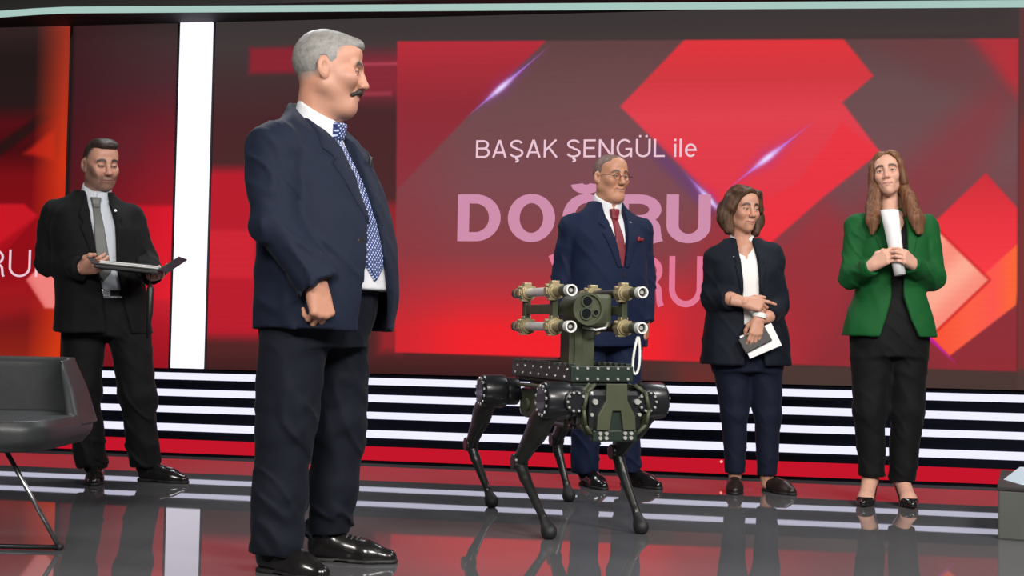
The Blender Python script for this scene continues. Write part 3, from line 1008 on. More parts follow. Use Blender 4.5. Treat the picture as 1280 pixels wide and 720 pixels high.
class Person:
    """local frame: faces -y, z up, the floor at z = 0; limbs are given as (right, towards viewer, up)"""
    def __init__(s, label, loc, yaw):
        s.yaw = R(yaw)
        s.root = empty('person', loc, s.yaw)
        tag(s.root, label, 'person')
        s.body = []

    def L(s, u, w, z=None):
        if z is None:
            u, w, z = u
        c, sn = math.cos(s.yaw), math.sin(s.yaw)
        return np.array((u * c - w * sn, -u * sn - w * c, z))

    # -------------------------------------------------------------- head
    def head(s, centre, yaw, pitch=0, roll=0, scale=0.93, skin=(0.42, 0.20, 0.12), brow=(0.05, 0.03, 0.02), lip=(0.32, 0.10, 0.09),
             jw=1.0, smile=0.3, open_=0.5, teeth=0.0, stubble=None, scalp=None, nose=1.0, neck=None, neck_r=(0.056, 0.062), chin2=0.0,
             h=0.003, iris=(0.05, 0.03, 0.02), male=True, blush=0.2, lid=0.0, fat=0.0, ears=True, eyes=True, brow_t=0.0060, lash=0.0036):
        C = Vector(centre)
        M = Matrix.Translation(C) @ rotm(yaw, pitch, roll) @ Matrix.Scale(scale, 4)
        Mi = M.inverted()
        s.M = M
        F = Field((-0.125, -0.155, -0.26), (0.125, 0.17, 0.16), h / scale)
        F.ell((0, 0.020, 0.030), (0.076, 0.096, 0.092))
        F.ell((0, -0.022, -0.028), ((0.063 if male else 0.060) * jw, 0.064, 0.082), k=0.03)
        F.ell((0, -0.040, 0.055), (0.062, 0.052, 0.055), k=0.03)               # forehead
        for sx in (-1, 1):
            F.cone((sx * (0.051 if male else 0.046) * jw, 0.005, -0.054), (sx * (0.021 if male else 0.014), -0.058, -0.096), 0.021 if male else 0.018, 0.017 if male else 0.014, k=0.03)   # jaw
            F.ell((sx * (0.040 if male else 0.037), -0.060, -0.024 + 0.006 * smile), (0.023 + fat, 0.024 + fat, 0.025), k=0.025)  # cheek
            F.cone((sx * 0.012, -0.0845, 0.026), (sx * 0.042, -0.072, 0.026), 0.012 if male else 0.009, 0.011, k=0.016)  # brow
        F.ell((0, -0.073 if male else -0.070, -0.0985), (0.024 if male else 0.018, 0.020, 0.017), k=0.02)      # chin
        F.ell((0, -0.074, -0.066), (0.030, 0.022, 0.026), k=0.018)             # mouth mound
        if chin2:
            F.ell((0, -0.034, -0.112), (0.050, 0.050, 0.030 * chin2), k=0.03)
        for sx in (-1, 1):
            F.ell((sx * 0.031, -0.092, 0.004), (0.019, 0.015, 0.013), k=0.014, sub=True)  # eye socket
            F.ell((sx * 0.031, -0.0765, 0.004), (0.0150, 0.0135, 0.0135), k=0.004)        # lids
            if open_ > 0.05:
                F.ell((sx * 0.031, -0.092, 0.0035 - 0.001 * lid), (0.0125, 0.013, 0.0068 * open_), k=0.002, sub=True)
        F.cone((0, -0.086, 0.020), (0, -0.104 - 0.008 * (nose - 1), -0.026), 0.0085 * nose, 0.0125 * nose, k=0.012)      # nose
        F.ell((0, -0.107 - 0.010 * (nose - 1), -0.030), (0.0125 * nose, 0.0125 * nose, 0.0105), k=0.006)
        for sx in (-1, 1):
            F.ell((sx * 0.0135, -0.094, -0.034), (0.0085, 0.0125, 0.0085), k=0.008)
            F.ell((sx * 0.007, -0.101, -0.043), (0.0035, 0.005, 0.004), k=0.003, sub=True)
        ml = 0.024
        for t in np.linspace(-1, 1, 7)[:-1]:
            t2 = t + 1 / 3
            f = lambda q, dz: (q * ml, -0.0925 + 0.016 * q * q, -0.0665 + dz * (1 - q * q) + 0.007 * smile * q * q)
            F.cone(f(t, 0.0045), f(t2, 0.0045), 0.0048, k=0.005)
            F.cone(f(t, -0.0060), f(t2, -0.0060), 0.0056, k=0.005)
        for t in np.linspace(-0.8, 0.8, 7)[:-1]:
            t2 = t + 1.6 / 6
            F.cone((t * ml, -0.0985 + 0.014 * t * t, -0.0668 + 0.007 * smile * t * t), (t2 * ml, -0.0985 + 0.014 * t2 * t2, -0.0668 + 0.007 * smile * t2 * t2), 0.0020 + 0.002 * teeth, k=0.002, sub=True)
        for sx in (-1, 1):                                                     # smile folds
            F.cone((sx * 0.022, -0.092, -0.036), (sx * 0.036, -0.078, -0.066), 0.004, 0.004, k=0.012, sub=True)
        if ears:
            for sx in (-1, 1):
                rt = np.array(Matrix.Rotation(R(-12), 3, 'X') @ Matrix.Rotation(R(sx * -24), 3, 'Z'))
                F.ell((sx * 0.080, 0.014, -0.002), (0.0085, 0.020, 0.033), k=0.006, rot=rt)
                F.ell((sx * 0.0885, 0.008, 0.001), (0.0085, 0.0105, 0.019), k=0.003, rot=rt, sub=True)
                F.ell((sx * 0.077, 0.008, -0.026), (0.007, 0.010, 0.011), k=0.006)
        nb = np.array(Mi @ Vector(neck))
        F.cone((0, 0.022, -0.045), nb, neck_r[0], neck_r[1] / 1.0, k=0.022)
        V, Q = F.mesh()
        # colours of the face itself
        x, y, z = V[:, 0], V[:, 1], V[:, 2]
        ax = np.abs(x)
        C0 = np.tile(np.array(skin, float), (len(V), 1))
        def mixc(mask, col, a=1.0):
            nonlocal C0
            mm = (np.clip(mask, 0, 1) * a)[:, None]
            C0 = C0 * (1 - mm) + np.array(col, float)[None, :] * mm
        front = (y < -0.045)
        mixc(g1(ax - 0.042, 0.02) * g1(z + 0.024, 0.02) * front, np.array(skin) * (1.0, 0.72, 0.68), blush)
        mixc(g1(x, 0.012) * g1(z + 0.03, 0.014) * (y < -0.09), np.array(skin) * (1.02, 0.78, 0.72), 0.35)
        if scalp is not None:
            edge = np.interp(y, [-0.10, -0.06, -0.03, 0.0, 0.02, 0.06, 0.11], [0.098, 0.090, 0.045, 0.0, -0.03, -0.052, -0.058])
            mixc(np.clip((z - edge - 0.004) / 0.026, 0, 1) * (1 - np.clip((ax - 0.074) / 0.003, 0, 1) * (z < 0.045)), scalp, 0.85)
        if stubble is not None:
            col, am = stubble
            jaw_ = np.clip((-0.040 - z + np.where(ax > 0.045, (ax - 0.045) * 2.2, 0)) / 0.016, 0, 1) * np.clip((0.03 - y) / 0.02, 0, 1) * (z > -0.14)
            must = g1(z + 0.050, 0.008) * (ax < 0.032) * (y < -0.07)
            mixc(np.maximum(jaw_, must), col, am)
        bz = 0.0265 + 0.006 * (1 - ((ax - 0.030) / 0.018) ** 2)
        mixc(np.clip(1.7 * g1(z - bz, brow_t), 0, 1) * np.clip((0.056 - ax) / 0.006, 0, 1) * np.clip((ax - 0.010) / 0.004, 0, 1) * (y < -0.055), brow, 0.95)
        mz = -0.0668 + 0.007 * smile * (x / ml) ** 2
        lm = np.clip(1 - (ax / (ml + 0.003)) ** 2, 0, 1)
        mixc(np.clip(1.6 - np.abs(z - mz + 0.001) / (0.0062 * np.sqrt(lm) + 1e-5), 0, 1) * (ax < ml + 0.002) * (y < -0.065), lip, 0.85)
        mixc(g1(z - mz, 0.0020) * (ax < ml) * (y < -0.065), (0.06, 0.02, 0.02), 0.8)
        if teeth:
            mixc(g1(z - mz, 0.0032) * (ax < ml * 0.72) * (y < -0.065), (0.62, 0.58, 0.52), teeth)
        # lash line and closed-lid crease
        for sx in (-1, 1):
            q = ((x - sx * 0.031) / 0.0165) ** 2
            lz = 0.0035 + 0.0072 * open_ * np.sqrt(np.clip(1 - q, 0, 1))
            mixc(g1(z - lz, lash) * (q < 1) * (y < -0.06), (0.025, 0.015, 0.012), 0.85)
            if lid:
                mixc(g1(z - 0.000, 0.003) * (q < 1) * (y < -0.06), (0.03, 0.018, 0.015), 0.8)
            mixc(g1(z + 0.010, 0.005) * (q < 1) * (y < -0.055), np.array(skin) * (0.80, 0.70, 0.68), 0.45)
        s.body.append((xf(M, V), Q, C0))
        if eyes:
            for sx in (-1, 1):
                b = bmesh.new()
                bmesh.ops.create_uvsphere(b, u_segments=20, v_segments=14, radius=0.0122)
                b.transform(Matrix.Rotation(R(90), 4, 'X'))
                me = bpy.data.meshes.new('eye'); 
                co = np.array([v.co[:] for v in b.verts])
                rr = np.hypot(co[:, 0], co[:, 2])
                fr_ = co[:, 1] < 0
                cc = np.where(((rr < 0.0072) & fr_)[:, None], np.array(iris)[None, :], np.array((0.62, 0.58, 0.55))[None, :])
                b.transform(M @ Matrix.Translation((sx * 0.031, -0.0765, 0.004)))
                for f in b.faces: f.smooth = True
                b.to_mesh(me); b.free()
                at = me.attributes.new('Col', 'FLOAT_COLOR', 'POINT')
                c4 = np.ones((len(co), 4), np.float32); c4[:, :3] = cc
                at.data.foreach_set('color', c4.ravel())
                link('eye', me, M_EYE, s.root)
        return M

    def hfield(s, lo=(-0.13, -0.14, -0.16), hi=(0.13, 0.17, 0.16), h=0.0032):
        return Field(lo, hi, h)

    def hput(s, F, name, mt, parent=None):
        V, Q = F.mesh()
        return link(name, np_mesh(name, xf(s.M, V), Q), mt, parent or s.root)

    # -------------------------------------------------------------- hand
    def hand(s, wrist, d, dorsal, side, curls=((25, 35, 25),) * 4, scale=1.0, skin=(0.42, 0.20, 0.12), thumb=None, h=0.003, arm=0.06, spread=1.0):
        Y = Vector(s.L(*d)).normalized()
        Zv = Vector(s.L(*dorsal))
        Zv = (Zv - Y * Zv.dot(Y)).normalized()
        X = Y.cross(Zv)
        M = Matrix.Identity(4)
        W = s.L(*wrist)
        for i in range(3):
            M[i][0] = X[i] * scale; M[i][1] = Y[i] * scale; M[i][2] = Zv[i] * scale; M[i][3] = W[i]
        m_ = -1 if side == 'R' else 1                                          # thumb side
        F = Field((-0.12, -0.02 - arm, -0.13), (0.12, 0.23, 0.06), h / scale)
        kn = [(0.029, 0.086), (0.010, 0.091), (-0.010, 0.087), (-0.028, 0.078)]
        seg = [(0.043, 0.025, 0.020), (0.047, 0.029, 0.021), (0.043, 0.027, 0.020), (0.034, 0.021, 0.018)]
        rad = [0.0098, 0.0100, 0.0094, 0.0084]
        F.cone((0, -arm, 0), (0, 0.008, 0), 0.031, 0.0265, flat=((0, 0, 1), 0.78))
        for (kx, ky) in kn:
            F.cone((m_ * kx * 0.55, 0.005, 0), (m_ * kx, ky, 0), 0.0175, 0.0125, k=0.014)
        F.ell((m_ * 0.022, 0.035, -0.010), (0.020, 0.030, 0.016), k=0.014)
        F.ell((-m_ * 0.020, 0.040, -0.008), (0.014, 0.034, 0.014), k=0.014)
        for i, (kx, ky) in enumerate(kn):
            p = np.array((m_ * kx, ky, 0.0)); a = 0.0
            sp = m_ * kx * 2.2 * spread
            for j in range(3):
                a += R(curls[i][j])
                q = p + seg[i][j] * np.array((math.sin(sp) * math.cos(a), math.cos(a) * math.cos(sp), -math.sin(a)))
                F.cone(p, q, rad[i] * (1 - 0.09 * j), rad[i] * (0.93 - 0.10 * j), k=0.004 if j else 0.006)
                p = q
        tp = thumb or [(0.024, 0.022, -0.008), (0.050, 0.052, -0.016), (0.060, 0.083, -0.022), (0.062, 0.108, -0.026)]
        tr = [0.0155, 0.0125, 0.0108, 0.0088]
        for j in range(3):
            a = np.array(tp[j]) * (m_, 1, 1); b = np.array(tp[j + 1]) * (m_, 1, 1)
            F.cone(a, b, tr[j], tr[j + 1], k=0.008)
        V, Q = F.mesh()
        C0 = np.tile(np.array(skin, float), (len(V), 1))
        s.body.append((xf(M, V), Q, C0))
        return M

    def limb(s, pts, rs, skin, h=0.004, k=0.01):
        pts = [np.array(p) for p in pts]
        lo = np.min(pts, 0) - max(rs) - 3 * h; hi = np.max(pts, 0) + max(rs) + 3 * h
        F = Field(lo, hi, h); F.chain(pts, rs, k)
        V, Q = F.mesh()
        s.body.append((V, Q, np.array(skin, float)))

    def socks(s, ankles, mt, r=0.046):
        for an in ankles:
            q = np.array(an)
            F = Field((q[0] - 0.1, q[1] - 0.1, 0.01), (q[0] + 0.1, q[1] + 0.1, q[2] + 0.14), 0.006)
            F.cone((q[0], q[1] + 0.005, q[2] + 0.08), (q[0], q[1] + 0.005, 0.075), r, r * 0.95)
            F.build('sock', mt, s.root)

    def finish(s, core, skin):
        """core: list of (points, radii) under the clothes, one smooth volume"""
        allp = np.array([p for pts, _ in core for p in pts])
        F = Field(allp.min(0) - 0.2, allp.max(0) + 0.2, 0.012)
        for pts, rs in core:
            F.chain([np.array(p) for p in pts], rs, 0.04)
        V, Q = F.mesh()
        s.body.append((V, Q, np.array(skin, float)))
        V, Q, C0 = join(s.body)
        link('body', np_mesh('body', V, Q, C0), M_SKIN, s.root)


def jacket(p, tab, opening, sleeves, mt, h=0.008, n=2.4, wr=0.004, lapels=(), extras=(), hollow=0.022, zin=1.36, sh_k=0.035, seed=1.0, y0=0.03,
           hemcut=None, slopes=None, neckcut=None):
    """tab: torso rows; opening: front polygon(s); sleeves: list of (points, radii)"""
    pts = np.array([q for sl, _ in sleeves for q in sl])
    lo = np.minimum(pts.min(0), (-0.34, -0.30, tab[0][0])) - 0.11
    hi = np.maximum(pts.max(0), (0.34, 0.28, tab[-1][0])) + 0.11
    lo[2] = min(tab[0][0], pts[:, 2].min() - 0.1) - 0.03
    F = Field(lo, hi, h)
    F.loft(tab, n=n)
    for a, b, ra, rb in (slopes or ()):
        F.cone(a, b, ra, rb, k=0.05)
    if neckcut:
        F.plane(neckcut[0], neckcut[1], 0.006)
    if hollow:
        G = F.copy(); G.D[:] = 1.0
        t2 = [(r[0] - 0.05 if i == 0 else r[0], r[1], r[2], r[3] - hollow, r[4] - hollow) for i, r in enumerate(tab) if r[0] < zin]
        G.loft(t2, n=n)
    F.wrinkle(wr, (5, 5, 9), seed, crease=0.45)
    T = F.copy()
    if hollow:
        F.D = smax(F.D, -G.D, 0.0)
    for poly in opening:
        F.prism(poly, rng=(-9, y0), mode='sub', k=0.006)
    if hemcut:
        F.prism(hemcut, axes=(1, 2), mode='sub', k=0.004)
    for sl, rs in sleeves:
        A = Field.__new__(Field); A.lo, A.h, A.n, A.ax = F.lo, F.h, F.n, F.ax; A.D = np.full_like(F.D, 1.0)
        for i in range(len(sl) - 1):
            A.cone(sl[i], sl[i + 1], rs[i], rs[i + 1], k=0.02, endcut=(i == len(sl) - 2))
        A.wrinkle(wr * 1.35, (6, 6, 14), seed + 4, crease=0.7)
        F.D = smin(F.D, A.D, 0.022)
    jk = F.build('jacket', mt, p.root)
    for lp in lapels:
        g = T.copy(); g.D -= 0.008
        g.prism(lp, rng=(-9, y0), mode='cut', k=0.003)
        g.build('lapel', mt, jk)
    for name, poly, off, m2 in extras:
        g = T.copy(); g.D -= off
        g.prism(poly, rng=(-9, y0), mode='cut', k=0.002)
        g.build(name, m2, jk)
    return jk, T


def shirt(p, tab, mt, neck_a, neck_b, r, tie=None, tie_mat=None, h=0.006, n=2.4, grow=-0.02, collar_tilt=0.55, notch=None, name='shirt', topz=None, collar=True, tie_off=0.010):
    t2 = [(q[0], q[1], q[2], q[3] + grow, q[4] + grow) for q in tab]
    xs = max(q[3] + abs(q[1]) for q in t2) + 0.03; ys = max(q[4] + abs(q[2]) for q in t2) + 0.04
    zt = max(neck_b[2] + 0.06, t2[-1][0] + 0.02)
    F = Field((-xs, -ys, t2[0][0] - 0.02), (xs, ys, zt), h)
    F.loft(t2, n=n)
    F.wrinkle(0.0025, (6, 6, 9), 9.0)
    T = F.copy()
    if collar:
        c = F.copy(); c.D[:] = 1.0
        c.cone(neck_a, neck_b, r + 0.013, r + 0.006)
        a = np.array(neck_b)
        c.plane(a, (0, -collar_tilt, 1.0))
        if notch:
            c.prism(notch, rng=(-9, a[1]), mode='sub')
        F.D = smin(F.D, c.D, 0.004)
        T.D = smin(T.D, c.D, 0.004)
    so = F.build(name, mt, p.root)
    if tie:
        tm = None
        for nm, poly, off in tie:
            g = T.copy(); g.D -= off
            g.prism(poly, rng=(-9, 0.02), mode='cut', k=0.004)
            tm = g.build(nm, tie_mat, p.root if tm is None else tm)
    return so, T


def trousers(p, mt, waist, legs, h=0.008, wr=0.005, seed=2.0, name='trousers', zr=None, k=0.04):
    pts = np.array([q for lg, _ in legs for q in lg])
    lo = np.minimum(pts.min(0), (-0.25, -0.22, 9)) - 0.12
    hi = np.maximum(pts.max(0), (0.25, 0.22, waist[-1][0])) + 0.12
    lo[2] = pts[:, 2].min() - 0.03; hi[2] = waist[-1][0] + 0.03
    F = Field(lo, hi, h)
    F.loft(waist, n=2.3)
    for lg, rs in legs:
        A = F.copy(); A.D[:] = 1.0
        for i in range(len(lg) - 1):
            A.cone(lg[i], lg[i + 1], rs[i], rs[i + 1], k=0.02)
        zb = lg[-1][2]
        A.plane((0, 0, zb), (0, 0, -1), 0.004)
        F.D = smin(F.D, A.D, k)
    F.wrinkle(wr, (6, 6, 13), seed, zr=zr, crease=0.6)
    return F.build(name, mt, p.root)


def shoe(p, heel, ang, L=0.29, mt=None, w=1.0, h=0.006, low=False, sole=True, laces=False):
    """heel: local (x, y) of the heel's back; ang: direction of the toe in local degrees (0 = -y)"""
    M = Matrix.Translation((heel[0], heel[1], 0)) @ Matrix.Rotation(R(ang), 4, 'Z')
    F = Field((-0.08, -L - 0.03, -0.02), (0.08, 0.03, 0.16), h)
    r = 0.036 * w
    F.cone((0, -r, 0.040), (0, -L * 0.45, 0.036), r * 0.92, r * 0.98, k=0.01)
    F.cone((0, -L * 0.45, 0.034), (0, -L * 0.68, 0.024), r * 0.98, r * 1.18, k=0.02)
    F.cone((0, -L * 0.68, 0.022), (0, -L + 0.030, 0.018), r * 1.18, 0.026 * w, k=0.02)
    if not low:
        F.cone((0, -0.040, 0.07), (0, -0.045, 0.10), r * 0.95, r * 1.0, k=0.02)
        F.cone((0, -0.06, 0.085), (0, -L * 0.62, 0.040), r * 0.8, r * 0.7, k=0.03)
    else:
        F.cone((0, -L * 0.30, 0.045), (0, -L * 0.62, 0.040), r * 0.75, r * 0.7, k=0.03)
        F.ell((0, -L * 0.20, 0.085), (r * 0.75, L * 0.17, 0.045), k=0.01, sub=True)
    F.plane((0, 0, 0.012), (0, 0, -1))
    V, Q = F.mesh()
    so = link('shoe', np_mesh('shoe', xf(M, V), Q), mt or M_SHOE, p.root)
    if sole:
        G = Field((-0.08, -L - 0.03, -0.012), (0.08, 0.03, 0.04), 0.004)
        for rr, a, b in ((r * 1.0, (0, -r * 1.05, 0.0), (0, -L * 0.45, 0.0)), (r * 1.18, (0, -L * 0.55, 0.0), (0, -L * 0.7, 0.0))):
            G.cone(a, b, rr, rr, k=0.02)
        G.cone((0, -L * 0.7, 0), (0, -L + 0.029, 0), r * 1.2, 0.029 * w, k=0.02)
        G.plane((0, 0, 0.015), (0, 0, 1)); G.plane((0, 0, 0.0005), (0, 0, -1))
        G.prism([(-L * 0.30, -0.01), (-L * 0.52, -0.01), (-L * 0.48, 0.006), (-L * 0.33, 0.006)], axes=(1, 2), mode='sub')
        V, Q = G.mesh()
        link('sole', np_mesh('sole', xf(M, V), Q), M_SOLE, so)
    if laces:
        for i in range(3):
            yy = -L * (0.47 + 0.055 * i)
            pts = []
            for q in (-0.026, -0.018, -0.009, 0.0, 0.009, 0.018, 0.026):
                py_ = yy - 0.25 * q
                ix = int(round((q - F.lo[0]) / F.h)); iy = int(round((py_ - F.lo[1]) / F.h))
                zi = np.nonzero(F.D[ix, iy, :] < 0)[0]
                pts.append(M @ Vector((q, py_, float(F.ax[2][zi.max()]) + 0.004 if len(zi) else 0.05)))
            MB().tube(pts, 0.0032, 6).build('lace', M_LACE, so)
    return so


def pin(p, at, r=0.008, parent=None, mt=None, d=(0, -1, 0)):
    a = Vector(at); d = Vector(d).normalized()
    return MB().cyl(a, a + d * 0.006, r, r * 0.8, seg=12).build('lapel_pin', mt or M_PIN, parent or p.root)


def mirror(poly, cx=0.0):
    return [(2 * cx - a, b) for a, b in poly][::-1]


def surf_y(T, x, z):
    """front surface (smallest y with D<0) of a field at x, z"""
    i = int(round((x - T.lo[0]) / T.h)); k = int(round((z - T.lo[2]) / T.h))
    col = T.D[i, :, k]
    j = np.argmax(col < 0)
    return float(T.ax[1][j])


# ------------------------------------------------------------------ 1. tall man in navy, in profile, nearest the camera
def man_profile():
    p = Person('tall grey-haired moustached man in navy suit seen in profile nearest the camera', (-0.67, 4.33, 0), 62)
    L = p.L
    sk = (0.50, 0.245, 0.165)
    HY = 32
    hc = L(0.040, 0.02, 1.668)
    nb = L(-0.010, 0.0, 1.47)
    p.head(hc, HY, pitch=6, scale=1.11, skin=sk, brow=(0.045, 0.035, 0.03), lip=(0.36, 0.13, 0.11), jw=1.10, smile=0.9, open_=0.32, h=0.0027,
           neck=nb, neck_r=(0.063, 0.066), chin2=1.1, nose=1.16, scalp=(0.26, 0.23, 0.21), fat=0.006, stubble=((0.35, 0.22, 0.17), 0.25))
    # short grey hair, swept up at the front
    F = p.hfield(h=0.0028)
    F.ell((0, 0.022, 0.034), (0.0785, 0.0985, 0.0945))
    F.ell((0, -0.030, 0.082), (0.062, 0.056, 0.036), k=0.02)
    F.ell((0, -0.066, 0.092), (0.042, 0.026, 0.018), k=0.015)
    F.prism([(-0.10, 0.082), (-0.072, 0.074), (-0.058, 0.052), (-0.030, 0.032), (-0.022, 0.0), (-0.012, -0.018), (-0.004, 0.010), (0.010, 0.034), (0.028, 0.030), (0.036, 0.0), (0.036, -0.03), (0.05, -0.066), (0.16, -0.085), (0.16, 0.2), (-0.12, 0.2)], axes=(1, 2), mode='cut', k=0.004)
    F.wrinkle(0.0012, (30, 14, 30), 5)
    p.hput(F, 'hair', hair_mat('grey_hair', (0.17, 0.165, 0.155, 1), (0.30, 0.29, 0.275, 1), (14, 30, 30)))
    F = p.hfield((-0.05, -0.13, -0.09), (0.05, -0.04, -0.02), 0.0022)
    for sx in (-1, 1):
        F.chain([(0, -0.0995, -0.051), (sx * 0.016, -0.0955, -0.053), (sx * 0.036, -0.078, -0.066)], (0.0078, 0.0082, 0.0048), 0.004)
    F.wrinkle(0.0016, (80, 30, 40), 2)
    p.hput(F, 'moustache', hair_mat('dark_moustache', (0.018, 0.014, 0.012, 1), (0.065, 0.052, 0.046, 1), (60, 60, 20)))
    tab = [(0.795, 0, -0.045, 0.248, 0.205), (0.90, 0, -0.055, 0.248, 0.212), (1.02, 0, -0.055, 0.245, 0.212), (1.15, 0, -0.040, 0.240, 0.200),
           (1.27, 0, -0.015, 0.236, 0.180), (1.37, 0, 0.012, 0.216, 0.156), (1.44, 0, 0.022, 0.165, 0.122), (1.50, 0, 0.016, 0.104, 0.094), (1.60, 0, 0.002, 0.084, 0.086)]
    shR = L(-0.115, 0.195, 1.375); elR = L(-0.085, 0.265, 1.130); wrR = L(0.052, 0.285, 0.940)
    shL = L(0.085, -0.195, 1.375); elL = L(0.06, -0.27, 1.15); wrL = L(0.10, -0.22, 0.93)
    op = [(-0.062, 1.58), (0.062, 1.58), (0.046, 1.40), (0.040, 1.20), (0.042, 1.04), (0.075, 0.95), (0.125, 0.78), (-0.085, 0.78), (-0.082, 0.95), (-0.064, 1.06), (-0.032, 1.20), (-0.036, 1.40)]
    lapR = [(-0.060, 1.545), (-0.036, 1.40), (-0.032, 1.20), (-0.045, 1.14), (-0.116, 1.34), (-0.094, 1.36), (-0.124, 1.39), (-0.092, 1.49), (-0.078, 1.55)]
    jk, T = jacket(p, tab, [op], [((shR, elR, wrR), (0.083, 0.072, 0.060)), ((shL, elL, wrL), (0.080, 0.072, 0.060))], M_NAVY, h=0.0075, wr=0.0055,
                   lapels=[lapR, mirror(lapR)], seed=1.3, zin=1.42, y0=0.0,
                   slopes=[(L(-0.045, 0.06, 1.475), shR + np.array((0, 0, 0.0)), 0.050, 0.078), (L(0.02, -0.06, 1.475), shL + np.array((0, 0, 0.0)), 0.050, 0.078)], neckcut=((0, 0.085, 1.568), (0, -0.78, 1.0)))
    tie = [('tie', [(-0.030, 1.475), (0.030, 1.475), (0.020, 1.42), (0.050, 1.05), (0.045, 1.00), (0.0, 0.955), (-0.045, 1.00), (-0.050, 1.05), (-0.020, 1.42)], 0.010),
           ('tie_knot', [(-0.032, 1.492), (0.032, 1.492), (0.020, 1.435), (-0.020, 1.435)], 0.020)]
    stab = [(0.93,) + tab[1][1:]] + tab[2:-1]
    shirt(p, stab, M_SHIRT, L(-0.012, 0.0, 1.42), L(0.010, 0.01, 1.543), 0.076, tie, M_DOT_TIE, grow=-0.024, collar_tilt=0.70,
          notch=[(-0.03, 1.60), (0.03, 1.60), (0.0, 1.47)])
    # belt and trousers
    hipR = L(-0.035, 0.10, 0.86); knR = L(-0.070, 0.12, 0.47); anR = L(-0.088, 0.125, 0.075)
    hipL = L(0.065, -0.10, 0.86); knL = L(0.080, -0.12, 0.48); anL = L(0.050, -0.13, 0.095)
    wt = [(0.74, 0, -0.01, 0.19, 0.15), (0.86, 0, -0.02, 0.215, 0.175), (0.98, 0, -0.03, 0.215, 0.178)]
    midR = L(-0.076, 0.122, 0.25); midL = L(0.070, -0.125, 0.26)
    trousers(p, M_NAVY2, wt, [((hipR, knR, midR, anR), (0.115, 0.096, 0.088, 0.074)), ((hipL, knL, midL, anL), (0.112, 0.094, 0.084, 0.070))], h=0.0075, wr=0.008,
             zr=[(0.06, 1.6), (0.2, 1.2), (0.3, 0.5), (0.42, 1.2), (0.55, 1.0), (0.7, 0.35), (0.9, 0.3)], k=0.02)
    F = Field((-0.25, -0.26, 0.92), (0.25, 0.22, 1.0), 0.006)
    F.loft([(0.935, 0, -0.035, 0.222, 0.187), (0.972, 0, -0.035, 0.222, 0.187)], n=2.3)
    F.build('belt', M_SHOE, p.root)
    # shoes: the near one points towards the viewer's right and forward
    shoe(p, L(-0.150, 0.075, 0)[:2], -4, 0.30, w=1.12, h=0.005, laces=True)
    shoe(p, L(-0.020, -0.125, 0)[:2], 22, 0.315, w=1.12, h=0.005, laces=True)
    p.hand((0.052, 0.285, 0.940), (0.22, 0.02, -1.0), (0.75, 0.75, 0.0), 'R', ((58, 62, 40), (60, 66, 42), (62, 68, 42), (64, 70, 42)), 1.12, sk, h=0.0026,
           thumb=[(0.024, 0.022, -0.010), (0.044, 0.052, -0.024), (0.040, 0.082, -0.040), (0.026, 0.100, -0.052)])
    p.hand((0.10, -0.22, 0.93), (0.1, 0, -1.0), (0.4, -0.9, 0.0), 'L', ((30, 40, 30),) * 4, 1.05, sk, h=0.004)
    core = [((L(0.0, 0, 0.9), L(-0.0, 0, 1.2), nb), (0.10, 0.11, 0.055)), ((nb, shR, elR, wrR), (0.05, 0.05, 0.042, 0.030)), ((nb, shL, elL, wrL), (0.05, 0.05, 0.042, 0.030)),
            ((L(0, 0, 0.9), hipR, knR, anR), (0.09, 0.08, 0.06, 0.035)), ((L(0, 0, 0.9), hipL, knL, anL), (0.09, 0.08, 0.06, 0.035))]
    p.finish(core, sk)
    p.socks((anR, anL), M_BLACK_CLOTH, 0.050)
    # button on the near front edge, clip microphone on the lapel
    y = surf_y(T, -0.085, 1.10)
    MB().cyl((-0.086, y + 0.004, 1.085), (-0.088, y - 0.004, 1.085), 0.011, 0.010, seg=14).build('button', M_BUTTON, jk)
    y = surf_y(T, 0.085, 1.36)
    MB().cyl((0.085, y - 0.010, 1.345), (0.085, y - 0.016, 1.385), 0.007, 0.006, seg=12, bev=0.002).build('clip_microphone', M_BUTTON, jk)


